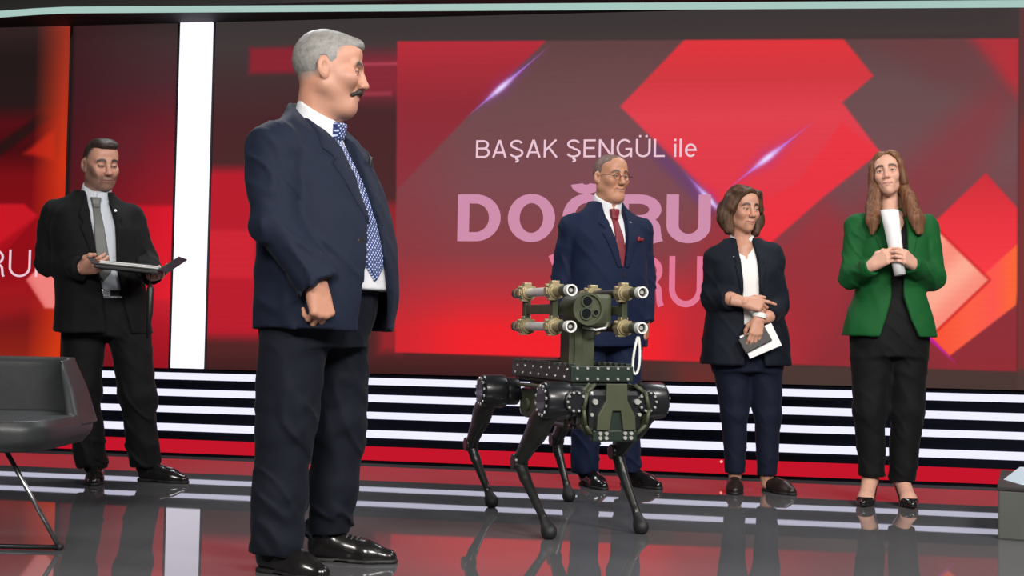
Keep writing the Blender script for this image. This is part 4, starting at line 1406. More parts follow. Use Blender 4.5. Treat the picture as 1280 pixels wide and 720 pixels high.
# ------------------------------------------------------------------ 2. man in black with the open folder
def man_folder():
    p = Person('bearded man in black suit and grey tie reading from an open black folder', (-2.07, 6.56, 0), 27)
    L = p.L
    sk = (0.52, 0.265, 0.190)
    hc = L(-0.045, 0.03, 1.610); nb = L(-0.085, 0.0, 1.42)
    p.head(hc, 12, pitch=9, roll=-3, scale=1.05, skin=sk, brow=(0.018, 0.012, 0.010), lip=(0.26, 0.10, 0.085), jw=1.06, smile=0.35, open_=0.10, lid=1.0, stubble=((0.085, 0.055, 0.045), 0.68),
           neck=nb, neck_r=(0.060, 0.066), scalp=(0.10, 0.075, 0.065), nose=1.05)
    F = p.hfield()
    F.ell((0, 0.018, 0.040), (0.077, 0.096, 0.094))
    F.ell((0.004, -0.034, 0.103), (0.062, 0.058, 0.034), k=0.02)
    F.ell((0.006, -0.072, 0.104), (0.050, 0.028, 0.018), k=0.012)
    F.prism([(-0.11, 0.088), (-0.075, 0.078), (-0.060, 0.066), (-0.036, 0.050), (-0.026, 0.012), (-0.010, 0.010), (0.008, 0.036), (0.032, 0.034), (0.04, 0.0), (0.06, -0.04), (0.16, -0.05), (0.16, 0.2), (-0.12, 0.2)], axes=(1, 2), mode='cut', k=0.004)
    F.wrinkle(0.003, (26, 12, 26), 3)
    p.hput(F, 'hair', hair_mat('dark_brown_hair', (0.018, 0.012, 0.010, 1), (0.060, 0.040, 0.032, 1), (25, 60, 60)))
    tab = [(0.755, -0.02, -0.005, 0.248, 0.165), (0.92, -0.03, -0.01, 0.226, 0.158), (1.08, -0.055, -0.01, 0.212, 0.152), (1.28, -0.085, -0.005, 0.215, 0.146),
           (1.37, -0.09, 0.005, 0.182, 0.122), (1.43, -0.087, 0.018, 0.115, 0.096), (1.475, -0.082, 0.02, 0.090, 0.08)]
    shR = L(-0.262, 0.055, 1.352); elR = L(-0.292, 0.06, 1.105); wrR = L(-0.055, 0.250, 1.072)
    shL = L(0.088, -0.055, 1.352); elL = L(0.175, -0.03, 1.130); wrL = L(0.275, 0.165, 1.045)
    op = [(-0.135, 1.50), (-0.030, 1.50), (0.005, 1.30), (0.015, 1.08), (0.045, 0.93), (0.10, 0.74), (-0.03, 0.74), (-0.05, 0.95), (-0.075, 1.08), (-0.115, 1.30)]
    lapR = [(-0.132, 1.475), (-0.114, 1.30), (-0.074, 1.085), (-0.092, 1.085), (-0.172, 1.285), (-0.155, 1.305), (-0.178, 1.335), (-0.150, 1.43)]
    lapL = [(-0.034, 1.475), (-0.022, 1.43), (0.040, 1.335), (0.020, 1.305), (0.044, 1.285), (0.030, 1.085), (0.014, 1.085), (0.004, 1.30)]
    jk, T = jacket(p, tab, [op], [((shR, elR, wrR), (0.072, 0.062, 0.052)), ((shL, elL, wrL), (0.070, 0.060, 0.052))], M_BLACK_SUIT, lapels=[lapR, lapL], seed=2.2, y0=-0.02,
                   slopes=[(L(-0.13, 0.02, 1.43), shR, 0.038, 0.064), (L(-0.04, -0.02, 1.43), shL, 0.038, 0.064)])
    tie = [('tie', [(-0.108, 1.42), (-0.062, 1.42), (-0.064, 1.37), (-0.010, 1.06), (-0.050, 1.01), (-0.092, 1.06), (-0.102, 1.37)], 0.010),
           ('tie_knot', [(-0.112, 1.440), (-0.058, 1.440), (-0.070, 1.385), (-0.100, 1.385)], 0.020)]
    shirt(p, [(0.93,) + tab[1][1:]] + tab[2:], M_SHIRT2, (-0.083, 0.005, 1.40), tuple(L(-0.070, 0.0, 1.515)), 0.066, tie, M_GREY_TIE, grow=-0.022, collar_tilt=0.55, notch=[(-0.115, 1.53), (-0.055, 1.53), (-0.085, 1.43)])
    hipR = L(-0.105, 0.02, 0.85); knR = L(-0.105, 0.04, 0.45); anR = L(-0.052, 0.0, 0.075)
    hipL = L(0.095, -0.02, 0.85); knL = L(0.165, -0.01, 0.44); anL = L(0.205, -0.03, 0.075)
    wt = [(0.74, -0.01, 0, 0.18, 0.125), (0.86, -0.01, 0, 0.195, 0.135), (0.97, -0.03, -0.01, 0.19, 0.135)]
    trousers(p, M_BLACK_CLOTH, wt, [((hipR, knR, anR), (0.108, 0.088, 0.070)), ((hipL, knL, anL), (0.108, 0.090, 0.072))], wr=0.007, zr=[(0.06, 1.5), (0.2, 1.0), (0.4, 1.0), (0.6, 0.4), (0.9, 0.3)])
    F = Field((-0.26, -0.20, 0.92), (0.24, 0.20, 1.0), 0.006)
    F.loft([(0.940, -0.03, -0.01, 0.196, 0.141), (0.972, -0.03, -0.01, 0.196, 0.141)], n=2.3)
    be = F.build('belt', M_SHOE, p.root)
    MB().box((-0.035, -0.155, 0.956), (0.04, 0.012, 0.034), 0.004).build('buckle', M_PIN, be)
    shoe(p, L(-0.045, -0.070, 0)[:2], -14, 0.29)
    shoe(p, L(0.165, -0.055, 0)[:2], 45, 0.30)
    p.hand((-0.055, 0.250, 1.072), (0.85, 0.50, 0.10), (-0.25, 0.75, -0.45), 'R', ((35, 45, 30), (38, 48, 30), (40, 50, 30), (44, 50, 30)), 1.0, sk,
           thumb=[(0.024, 0.022, -0.006), (0.050, 0.050, -0.006), (0.056, 0.082, -0.014), (0.052, 0.106, -0.022)])
    p.hand((0.275, 0.165, 1.043), (0.35, 0.85, -0.05), (0.1, 0.1, -0.9), 'L', ((15, 30, 25),) * 4, 1.0, sk,
           thumb=[(0.024, 0.022, -0.008), (0.052, 0.045, -0.020), (0.062, 0.075, -0.040), (0.056, 0.098, -0.056)])
    core = [((L(0.0, 0, 0.9), L(-0.06, 0, 1.2), nb), (0.08, 0.09, 0.05)), ((nb, shR, elR, wrR), (0.045, 0.045, 0.038, 0.028)), ((nb, shL, elL, wrL), (0.045, 0.045, 0.038, 0.028)),
            ((L(0, 0, 0.9), hipR, knR, anR), (0.08, 0.07, 0.05, 0.032)), ((L(0, 0, 0.9), hipL, knL, anL), (0.08, 0.07, 0.05, 0.032))]
    p.finish(core, sk)
    p.socks((anR, anL), M_BLACK_CLOTH)
    y = surf_y(T, 0.01, 1.36)
    pin(p, (0.005, y - 0.007, 1.375), 0.008, jk)
    # the folder he holds: a thing of its own
    o = p.root.location
    fo = empty('folder', (o[0] + 0.215, o[1] - 0.345, 1.076), R(6))
    tag(fo, 'open black folder with papers held level by the man in black', 'folder')
    M_FOLDER = mat('black_folder_board', (0.010, 0.010, 0.011, 1), 0.4, noise=0.2)
    tl = Matrix.Rotation(R(4.5), 4, 'Y')
    MB().box((0, 0, 0), (0.32, 0.25, 0.007), 0.002, tl).build('board', M_FOLDER, fo)
    MB().box((0.0, 0, -0.012), (0.30, 0.24, 0.016), 0.004, tl).build('back_pocket', M_FOLDER, fo)
    pa = MB()
    for i in range(5):
        pa.box((0.012 + 0.003 * (i % 2), 0.003 * (i % 3) - 0.004, 0.005 + 0.0026 * i), (0.275, 0.215, 0.0020), 0, tl)
    pa.build('papers', M_PAPER, fo)
    MB().box((-0.02, 0.02, 0.0205), (0.24, 0.16, 0.006), 0.002, Matrix.Rotation(R(3), 4, 'Y')).build('notebook', M_FOLDER, fo)
    MB().prism([(0.158, -0.016), (0.250, 0.050), (0.247, 0.055), (0.153, -0.009)], -0.125, 0.125, bev=0.001).build('cover_flap', M_FOLDER, fo)
    MB().prism([(-0.158, 0.010), (-0.180, 0.040), (-0.175, 0.043), (-0.151, 0.014)], -0.125, 0.125, bev=0.001).build('cover_flap', M_FOLDER, fo)
    rb = MB().tube([(0.105, -0.06, -0.015), (0.105, -0.06, -0.09)], 0.003, 6)
    rb.tube([(0.105, -0.06, -0.075), (0.107, -0.06, -0.10), (0.107, -0.06, -0.22), (0.100, -0.06, -0.34)], [0.006, 0.017, 0.015, 0.006], 8)
    rb.build('tassel', M_FOLDER, fo)


# ------------------------------------------------------------------ 3. man in blue suit behind the robot
def man_blue():
    p = Person('smiling balding man in blue suit and red tie behind the robot', (0.495, 6.77, 0), 27)
    L = p.L
    sk = (0.52, 0.255, 0.160)
    hc = L(0.018, 0.02, 1.625); nb = L(0.0, 0.0, 1.44)
    p.head(hc, 4, pitch=3, scale=1.0, skin=sk, brow=(0.06, 0.04, 0.03), lip=(0.30, 0.09, 0.08), jw=1.10, smile=1.1, open_=0.35, fat=0.005,
           neck=nb, neck_r=(0.062, 0.068), chin2=0.9, scalp=None, nose=1.10, teeth=0.25, brow_t=0.005)
    F = p.hfield()
    F.ell((0, 0.022, 0.034), (0.0785, 0.0975, 0.0925))
    F.ell((0, -0.030, 0.078), (0.060, 0.052, 0.036), k=0.02)
    F.prism([(-0.10, 0.104), (-0.068, 0.098), (-0.062, 0.075), (-0.044, 0.045), (-0.022, 0.0), (-0.008, 0.010), (0.012, 0.034), (0.034, 0.030), (0.04, 0.0), (0.06, -0.045), (0.16, -0.055), (0.16, 0.2), (-0.12, 0.2)], axes=(1, 2), mode='cut', k=0.004)
    F.wrinkle(0.0022, (26, 14, 26), 6)
    p.hput(F, 'hair', hair_mat('thin_brown_grey_hair', (0.12, 0.075, 0.062, 1), (0.24, 0.155, 0.13, 1), (25, 60, 60)))
    # rimmed glasses
    g = MB()
    for sx in (-1, 1):
        c = p.M @ Vector((sx * 0.031, -0.102, 0.001)); ax_ = (p.M.to_3x3() @ Vector((sx * 0.10, -1, 0.05)))
        g.ring(c, ax_, 0.0185, 0.0013, 24, 6)
        g.tube([p.M @ Vector((sx * 0.050, -0.099, 0.004)), p.M @ Vector((sx * 0.079, -0.085, 0.008)), p.M @ Vector((sx * 0.084, 0.005, 0.006))], 0.0013, 6)
    g.tube([p.M @ Vector((-0.013, -0.104, 0.004)), p.M @ Vector((0, -0.106, 0.007)), p.M @ Vector((0.013, -0.104, 0.004))], 0.0013, 6)
    g.build('glasses', M_DARKMETAL, p.root)
    tab = [(0.735, 0, 0, 0.235, 0.16), (0.92, 0, -0.01, 0.222, 0.16), (1.10, 0, -0.018, 0.214, 0.162), (1.30, 0, -0.005, 0.215, 0.148), (1.38, 0, 0.008, 0.184, 0.122), (1.445, 0, 0.02, 0.115, 0.096), (1.495, 0, 0.02, 0.088, 0.080)]
    shR = L(-0.186, 0.055, 1.355); elR = L(-0.222, 0.03, 1.11); wrR = L(-0.215, 0.10, 0.87)
    shL = L(0.180, -0.055, 1.355); elL = L(0.212, -0.06, 1.11); wrL = L(0.212, 0.0, 0.87)
    op = [(-0.066, 1.52), (0.066, 1.52), (0.058, 1.40), (0.008, 1.15), (-0.008, 1.15), (-0.058, 1.40)]
    lapR = [(-0.064, 1.495), (-0.058, 1.40), (-0.008, 1.145), (-0.034, 1.14), (-0.110, 1.325), (-0.090, 1.345), (-0.114, 1.375), (-0.080, 1.45)]
    jk, T = jacket(p, tab, [op], [((shR, elR, wrR), (0.070, 0.058, 0.050)), ((shL, elL, wrL), (0.070, 0.058, 0.050))], M_BLUE_SUIT, lapels=[lapR, mirror(lapR)], seed=3.7, y0=0.0,
                   extras=[('pocket_square', [(0.095, 1.285), (0.150, 1.290), (0.146, 1.310), (0.128, 1.303), (0.112, 1.316), (0.098, 1.304)], 0.012, M_RED_TIE)],
                   slopes=[(L(-0.05, 0.02, 1.445), shR, 0.038, 0.063), (L(0.05, -0.02, 1.445), shL, 0.038, 0.063)])
    tie = [('tie', [(-0.026, 1.44), (0.026, 1.44), (0.018, 1.39), (0.042, 1.10), (0.0, 1.05), (-0.042, 1.10), (-0.018, 1.39)], 0.010),
           ('tie_knot', [(-0.028, 1.456), (0.028, 1.456), (0.018, 1.40), (-0.018, 1.40)], 0.020)]
    shirt(p, tab[1:], M_SHIRT, (0, 0.008, 1.41), tuple(L(0.005, 0.0, 1.525)), 0.068, tie, M_RED_TIE, grow=-0.022, collar_tilt=0.55, notch=[(-0.03, 1.54), (0.03, 1.54), (0.0, 1.44)])
    hipR = L(-0.095, 0.03, 0.85); knR = L(-0.095, 0.03, 0.46); anR = L(-0.088, 0.0, 0.075)
    hipL = L(0.095, -0.03, 0.85); knL = L(0.120, -0.02, 0.46); anL = L(0.135, -0.03, 0.075)
    wt = [(0.74, 0, 0, 0.18, 0.125), (0.86, 0, 0, 0.195, 0.135), (0.98, 0, -0.01, 0.195, 0.14)]
    trousers(p, M_BLUE_SUIT, wt, [((hipR, knR, anR), (0.105, 0.082, 0.066)), ((hipL, knL, anL), (0.105, 0.082, 0.066))], wr=0.006, zr=[(0.06, 1.5), (0.2, 1.0), (0.4, 1.0), (0.6, 0.4), (0.9, 0.3)])
    shoe(p, L(-0.100, -0.075, 0)[:2], -6, 0.29)
    shoe(p, L(0.110, -0.100, 0)[:2], 14, 0.29)
    p.hand((-0.215, 0.10, 0.87), (0.05, 0.06, -1), (-0.9, 0.3, 0), 'R', ((20, 30, 20),) * 4, 1.0, sk)
    p.hand((0.212, 0.0, 0.87), (0.0, 0.06, -1), (0.9, 0.3, 0), 'L', ((20, 30, 20),) * 4, 1.0, sk)
    core = [((L(0.0, 0, 0.9), L(0, 0, 1.2), nb), (0.08, 0.09, 0.05)), ((nb, shR, elR, wrR), (0.045, 0.045, 0.038, 0.028)), ((nb, shL, elL, wrL), (0.045, 0.045, 0.038, 0.028)),
            ((L(0, 0, 0.9), hipR, knR, anR), (0.08, 0.07, 0.05, 0.032)), ((L(0, 0, 0.9), hipL, knL, anL), (0.08, 0.07, 0.05, 0.032))]
    p.finish(core, sk)
    p.socks((anR, anL), M_BLACK_CLOTH)
    y = surf_y(T, 0.085, 1.385)
    pin(p, (0.078, y - 0.008, 1.385), 0.009, jk)
    y = surf_y(T, 0.0, 1.105)
    MB().cyl((0.004, y + 0.004, 1.105), (0.004, y - 0.005, 1.105), 0.010, seg=14).build('button', M_BUTTON, jk)


# ------------------------------------------------------------------ 4. woman in the dark navy jacket
def woman_navy():
    p = Person('woman with short brown hair, dark navy jacket and white blouse, arms crossed', (1.255, 6.67, 0), 4)
    L = p.L
    sk = (0.56, 0.290, 0.200)
    hc = L(-0.060, 0.02, 1.455); nb = L(-0.062, 0.0, 1.27)
    p.head(hc, 18, pitch=2, roll=2, scale=0.95, skin=sk, brow=(0.022, 0.013, 0.010), lip=(0.36, 0.10, 0.09), jw=1.06, smile=0.5, open_=0.5, fat=0.004,
           neck=nb, neck_r=(0.052, 0.054), male=False, nose=1.0, blush=0.35)
    F = p.hfield((-0.18, -0.14, -0.20), (0.18, 0.19, 0.19), 0.0036)
    F.ell((0, 0.026, 0.046), (0.094, 0.106, 0.100))
    F.ell((-0.030, -0.046, 0.098), (0.066, 0.048, 0.034), k=0.02)
    for sx in (-1, 1):
        F.cone((sx * 0.078, 0.00, 0.06), (sx * 0.104, 0.022, -0.055), 0.036, 0.042, k=0.02)
        F.cone((sx * 0.100, 0.015, -0.04), (sx * 0.086, -0.006, -0.112), 0.040, 0.026, k=0.02)
        F.cone((sx * 0.052, -0.062, 0.092), (sx * 0.086, -0.036, 0.010), 0.022, 0.022, k=0.02)
    F.cone((-0.05, 0.09, 0.0), (0.05, 0.09, 0.0), 0.055, k=0.03)
    F.cone((-0.05, 0.075, -0.07), (0.05, 0.075, -0.07), 0.045, k=0.03)
    F.prism([(-0.066, -0.2), (-0.066, 0.030), (-0.046, 0.066), (-0.012, 0.092), (0.030, 0.090), (0.056, 0.060), (0.064, 0.02), (0.064, -0.2)], rng=(-9, -0.002), mode='sub', k=0.012)
    F.prism([(-0.055, -0.2), (-0.055, -0.10), (0.055, -0.10), (0.055, -0.2)], rng=(-9, 0.035), mode='sub', k=0.012)
    F.wrinkle(0.007, (26, 26, 7), 4)
    p.hput(F, 'hair', hair_mat('brown_bob_hair', (0.022, 0.010, 0.007, 1), (0.125, 0.066, 0.034, 1), (26, 26, 7)))
    tab = [(0.655, -0.032, 0, 0.238, 0.165), (0.80, -0.035, 0, 0.222, 0.158), (0.97, -0.042, 0, 0.190, 0.142), (1.12, -0.048, -0.008, 0.185, 0.145), (1.20, -0.052, 0.0, 0.175, 0.122), (1.265, -0.058, 0.012, 0.130, 0.088), (1.305, -0.06, 0.018, 0.085, 0.066)]
    shR = L(-0.190, 0.0, 1.205); elR = L(-0.215, 0.03, 0.985); cuR = L(-0.145, 0.170, 0.990); wrR = L(-0.080, 0.215, 0.972)
    shL = L(0.092, 0.0, 1.232); elL = L(0.125, 0.03, 0.975); cuL = L(0.050, 0.160, 0.905); wrL = L(-0.005, 0.195, 0.885)
    op = [(-0.105, 1.34), (-0.020, 1.34), (-0.010, 1.22), (-0.002, 1.05), (0.0, 0.85), (0.03, 0.64), (-0.075, 0.64), (-0.078, 0.85), (-0.086, 1.05), (-0.100, 1.22)]
    lapR = [(-0.103, 1.31), (-0.098, 1.20), (-0.084, 1.02), (-0.100, 1.02), (-0.132, 1.16), (-0.122, 1.18), (-0.136, 1.20), (-0.118, 1.29)]
    lapL = [(-0.022, 1.31), (-0.008, 1.29), (0.032, 1.19), (0.020, 1.17), (0.036, 1.15), (0.014, 1.02), (0.0, 1.02), (-0.008, 1.20)]
    jk, T = jacket(p, tab, [op], [((shR, elR, cuR), (0.060, 0.056, 0.054)), ((shL, elL, cuL), (0.060, 0.056, 0.052))], M_INK, lapels=[lapR, lapL], seed=5.1, zin=1.18, y0=-0.01,
                   slopes=[(L(-0.10, 0, 1.262), shR, 0.034, 0.056), (L(-0.02, 0, 1.268), shL, 0.034, 0.056)])
    # blouse with a v neck
    t2 = [(0.86,) + tab[1][1:]] + tab[2:]
    t2 = [(q[0], q[1], q[2], q[3] - 0.020, q[4] - 0.020) for q in t2]
    F = Field((-0.30, -0.20, 0.84), (0.22, 0.20, 1.36), 0.006)
    F.loft(t2, n=2.4)
    F.cone((-0.06, 0.01, 1.25), (-0.06, 0.012, 1.335), 0.070, 0.060, k=0.01)
    F.plane((0, 0.0, 1.325), (0, -0.4, 1))
    F.prism([(-0.105, 1.40), (-0.015, 1.40), (-0.058, 1.185)], rng=(-9, 0.0), mode='sub')
    F.wrinkle(0.004, (8, 8, 8), 2)
    F.build('blouse', M_BLOUSE, p.root)
    # chest skin under the v neck
    p.limb([L(-0.060, 0.045, 1.16), L(-0.060, 0.030, 1.25), L(-0.062, 0.0, 1.31)], (0.060, 0.056, 0.050), sk, 0.005)
    hipR = L(-0.110, 0.0, 0.70); knR = L(-0.090, 0.01, 0.40); anR = L(-0.078, 0.0, 0.095)
    hipL = L(0.060, 0.0, 0.70); knL = L(0.085, 0.01, 0.40); anL = L(0.088, 0.0, 0.085)
    wt = [(0.62, -0.025, 0, 0.165, 0.12), (0.76, -0.03, 0, 0.185, 0.13), (0.92, -0.04, 0, 0.165, 0.115)]
    trousers(p, M_INK2, wt, [((hipR, knR, anR), (0.100, 0.070, 0.050)), ((hipL, knL, anL), (0.100, 0.070, 0.050))], wr=0.003, k=0.03)
    for (a, an, kn) in ((-1, anR, knR), (1, anL, knL)):
        q = np.array(an)
        p.limb([q + (0, 0.0, 0.10), q + (0, 0.005, 0.0), q + (0, 0.01, -0.045)], (0.040, 0.034, 0.030), sk, 0.005)
    shoe(p, L(-0.070, -0.055, 0)[:2], -14, 0.245, M_BROWN_SHOE, 0.95, low=True)
    shoe(p, L(0.078, -0.050, 0)[:2], 26, 0.245, M_BROWN_SHOE, 0.95, low=True)
    # right forearm bare, laid across; left hand below it holds the wallet and card
    p.limb([L(-0.175, 0.13, 0.990), cuR, wrR], (0.036, 0.035, 0.027), sk, 0.004)
    p.hand((-0.080, 0.215, 0.972), (1.0, 0.10, -0.16), (0.05, 0.9, 0.40), 'R', ((12, 10, 8), (45, 55, 35), (52, 60, 38), (56, 60, 38)), 0.93, sk,
           thumb=[(0.024, 0.022, -0.006), (0.046, 0.050, -0.008), (0.054, 0.080, -0.012), (0.058, 0.104, -0.016)])
    p.hand((-0.008, 0.205, 0.890), (-0.20, 0.22, -1.0), (0.15, 0.95, 0.15), 'L', ((18, 25, 18), (20, 28, 18), (22, 28, 18), (24, 28, 18)), 0.90, sk,
           thumb=[(0.024, 0.022, -0.008), (0.046, 0.045, -0.022), (0.050, 0.074, -0.034), (0.046, 0.096, -0.044)])
    c = Vector(L(0.000, 0.195, 0.908)); d = Vector(L(0.2, -0.1, 1.0)).normalized()
    MB().pipe(c - d * 0.012, c + d * 0.012, 0.036, 0.029).build('cuff', M_BLOUSE, p.root)
    core = [((L(-0.03, 0, 0.72), L(-0.05, 0, 1.0), nb), (0.08, 0.08, 0.045)), ((nb, shR, elR, cuR), (0.04, 0.04, 0.034, 0.030)), ((nb, shL, elL, cuL, wrL), (0.04, 0.04, 0.034, 0.028, 0.024)),
            ((L(-0.03, 0, 0.72), hipR, knR, anR), (0.08, 0.07, 0.05, 0.030)), ((L(-0.03, 0, 0.72), hipL, knL, anL), (0.08, 0.07, 0.05, 0.030))]
    p.finish(core, sk)
    y = surf_y(T, -0.155, 1.20)
    pin(p, (-0.128, y - 0.006, 1.205), 0.007, jk)
    o = p.root.location
    q = Vector(L(0.006, 0.205, 0.792))
    base = Vector(o) + Matrix.Rotation(p.yaw, 3, 'Z') @ q
    tilt = Matrix.Rotation(R(-24), 4, 'Y') @ Matrix.Rotation(R(-12), 4, 'X')
    pc = MB().box((0, 0, 0), (0.175, 0.004, 0.125), 0.001, tilt).build('card', M_PAPER)
    pc.location = base + Vector((0.0, 0.006, -0.012))
    tag(pc, 'white folded card held behind a dark wallet by the woman with crossed arms', 'card')
    M_WALLET = mat('dark_brown_wallet', (0.011, 0.007, 0.006, 1), 0.5, noise=0.2, bump=0.15, bscale=250)
    wa = MB().box((0, 0, 0), (0.150, 0.012, 0.082), 0.004, Matrix.Rotation(R(-28), 4, 'Y') @ Matrix.Rotation(R(-12), 4, 'X')).build('wallet', M_WALLET)
    wa.location = base + Vector((-0.030, -0.004, -0.008))
    tag(wa, 'dark brown wallet in the left hand of the woman with crossed arms', 'wallet')


# ------------------------------------------------------------------ 5. woman in green
def woman_green():
    p = Person('woman with long auburn hair in a bright green blazer holding white papers', (1.858, 6.27, 0), -3)
    L = p.L
    sk = (0.64, 0.36, 0.265)
    hc = L(-0.030, 0.02, 1.600); nb = L(-0.012, 0.0, 1.40)
    p.head(hc, -16, pitch=-9, roll=-7, scale=0.93, skin=sk, brow=(0.03, 0.016, 0.012), lip=(0.42, 0.09, 0.085), jw=0.84, smile=0.8, open_=0.62, teeth=0.45,
           neck=nb, neck_r=(0.047, 0.050), male=False, nose=0.95, blush=0.35, ears=True)
    HM = hair_mat('auburn_hair', (0.075, 0.032, 0.017, 1), (0.250, 0.115, 0.058, 1), (60, 60, 3))
    F = p.hfield((-0.19, -0.15, -0.36), (0.19, 0.21, 0.18), 0.004)
    F.ell((0, 0.024, 0.038), (0.082, 0.100, 0.098))
    F.ell((0.018, -0.050, 0.090), (0.058, 0.040, 0.030), k=0.02)
    for sx in (-1, 1):
        F.chain([(sx * 0.030, -0.070, 0.098), (sx * 0.069, -0.046, 0.050), (sx * 0.080, -0.020, -0.05)], (0.018, 0.017, 0.020), 0.02)
        F.chain([(sx * 0.068, 0.02, 0.02), (sx * 0.078, 0.02, -0.10), (sx * 0.085, 0.00, -0.20)], (0.030, 0.032, 0.034), 0.02)
    F.cone((-0.04, 0.10, 0.0), (-0.03, 0.11, -0.2), 0.05, 0.055, k=0.03)
    F.cone((0.04, 0.10, 0.0), (0.03, 0.11, -0.2), 0.05, 0.055, k=0.03)
    F.prism([(-0.062, -0.4), (-0.062, 0.020), (-0.046, 0.064), (-0.004, 0.096), (0.024, 0.094), (0.052, 0.060), (0.062, 0.02), (0.062, -0.4)], rng=(-9, 0.0), mode='sub', k=0.012)
    F.prism([(-0.056, -0.4), (-0.056, -0.10), (0.056, -0.10), (0.056, -0.4)], rng=(-9, 0.045), mode='sub', k=0.012)
    F.wrinkle(0.0022, (55, 55, 3), 8)
    hr = p.hput(F, 'hair', HM)
    # long locks falling over the shoulders, in the body's frame
    F = Field((-0.24, -0.22, 1.14), (0.24, 0.16, 1.62), 0.0045)
    for (pts, rs) in (
            ([L(-0.088, 0.02, 1.56), L(-0.110, 0.055, 1.44), L(-0.128, 0.105, 1.37), L(-0.132, 0.125, 1.305)], (0.030, 0.034, 0.026, 0.008)),
            ([L(-0.090, 0.06, 1.52), L(-0.100, 0.085, 1.42), L(-0.112, 0.120, 1.37), L(-0.120, 0.132, 1.325)], (0.020, 0.022, 0.018, 0.006)),
            ([L(0.034, 0.03, 1.58), L(0.060, 0.080, 1.48), L(0.078, 0.125, 1.39), L(0.086, 0.140, 1.315)], (0.026, 0.030, 0.030, 0.012)),
            ([L(0.040, 0.01, 1.56), L(0.078, 0.060, 1.46), L(0.098, 0.105, 1.38), L(0.104, 0.125, 1.32)], (0.026, 0.026, 0.027, 0.014)),
            ([L(0.050, 0.08, 1.50), L(0.062, 0.105, 1.44), L(0.068, 0.135, 1.385), L(0.068, 0.145, 1.335)], (0.014, 0.018, 0.018, 0.008))):
        F.chain(pts, rs, 0.022)
    F.wrinkle(0.0022, (60, 60, 3), 5)
    F.build('hair_lock', HM, hr)
    tab = [(0.815, -0.008, 0, 0.228, 0.158), (0.90, -0.008, 0, 0.208, 0.150), (1.04, -0.004, 0, 0.165, 0.128), (1.20, 0, -0.012, 0.172, 0.142), (1.32, 0, 0.0, 0.175, 0.118), (1.385, -0.004, 0.012, 0.135, 0.085), (1.43, -0.01, 0.018, 0.078, 0.062)]
    shR = L(-0.168, 0.0, 1.350); elR = L(-0.205, 0.04, 1.100); wrR = L(-0.145, 0.190, 1.150)
    shL = L(0.168, 0.0, 1.350); elL = L(0.195, 0.04, 1.100); wrL = L(0.030, 0.205, 1.160)
    op = [(-0.060, 1.47), (0.050, 1.47), (0.052, 1.35), (0.042, 1.20), (0.028, 1.08), (0.030, 1.00), (0.060, 0.90), (0.108, 0.80), (-0.090, 0.80), (-0.050, 0.92), (-0.028, 1.00), (-0.028, 1.08), (-0.042, 1.20), (-0.060, 1.35)]
    lapR = [(-0.060, 1.435), (-0.060, 1.34), (-0.045, 1.18), (-0.055, 1.12), (-0.105, 1.29), (-0.092, 1.31), (-0.110, 1.335), (-0.075, 1.43)]
    lapL = [(0.046, 1.435), (0.062, 1.43), (0.100, 1.335), (0.084, 1.31), (0.096, 1.29), (0.045, 1.12), (0.036, 1.18), (0.050, 1.34)]
    jk, T = jacket(p, tab, [op], [((shR, elR, wrR), (0.060, 0.053, 0.045)), ((shL, elL, wrL), (0.060, 0.055, 0.045))], M_GREEN, lapels=[lapR, lapL], seed=7.7, zin=1.28, y0=-0.02,
                   slopes=[(L(-0.05, 0, 1.395), shR, 0.032, 0.056), (L(0.04, 0, 1.395), shL, 0.032, 0.056)])
    t2 = [(q[0], q[1], q[2], q[3] - 0.020, q[4] - 0.020) for q in tab]
    t2 = [(0.97, -0.005, 0, 0.140, 0.106)] + t2[2:]
    F = Field((-0.22, -0.18, 0.86), (0.22, 0.18, 1.42), 0.006)
    F.loft(t2, n=2.4)
    F.prism([(-0.075, 1.50), (0.065, 1.50), (0.03, 1.36), (-0.005, 1.30), (-0.04, 1.36)], rng=(-9, 0.01), mode='sub', k=0.01)
    F.plane((0, 0, 1.405), (0, 0, 1))
    F.build('top', M_BLACK_CLOTH, p.root)
    p.limb([L(-0.005, 0.040, 1.27), L(-0.006, 0.028, 1.36), L(-0.012, 0.0, 1.42)], (0.070, 0.058, 0.048), sk, 0.005)
    hipR = L(-0.092, 0.0, 0.80); knR = L(-0.105, 0.01, 0.45); anR = L(-0.085, 0.0, 0.135)
    hipL = L(0.080, 0.0, 0.80); knL = L(0.082, 0.01, 0.45); anL = L(0.062, 0.0, 0.110)
    wt = [(0.72, -0.005, 0, 0.165, 0.12), (0.84, -0.005, 0, 0.180, 0.128), (1.00, -0.005, 0, 0.144, 0.108)]
    trousers(p, M_BLACK_CLOTH, wt, [((hipR, knR, anR), (0.102, 0.078, 0.060)), ((hipL, knL, anL), (0.102, 0.080, 0.062))], wr=0.004, k=0.03)
    # bare feet in black high-heeled pumps
    for (an, ang, sc) in ((anR, -22, 1), (anL, 2, 1)):
        A = np.array(an); ra = R(ang)
        d = np.array((math.sin(ra), -math.cos(ra), 0))
        hp = A + (0, 0.025, 0); hp[2] = 0
        heel = hp - d * 0.01
        pk = [heel + (0, 0, 0.17), heel + d * 0.02 + (0, 0, 0.105)]
        ball = heel + d * 0.150 + np.array((0, 0, 0.032)); toe = heel + d * 0.200 + np.array((0, 0, 0.020))
        lo = np.minimum(heel, toe) - 0.08; hi = np.maximum(heel, toe) + 0.08; lo[2] = -0.02; hi[2] = 0.26
        G = Field(lo, hi, 0.004)
        G.cone(A + (0, 0, 0.10), heel + d * 0.02 + np.array((0, 0, 0.125)), 0.042, 0.036, k=0.01)
        G.cone(heel + d * 0.02 + np.array((0, 0, 0.12)), ball, 0.036, 0.036, k=0.02)
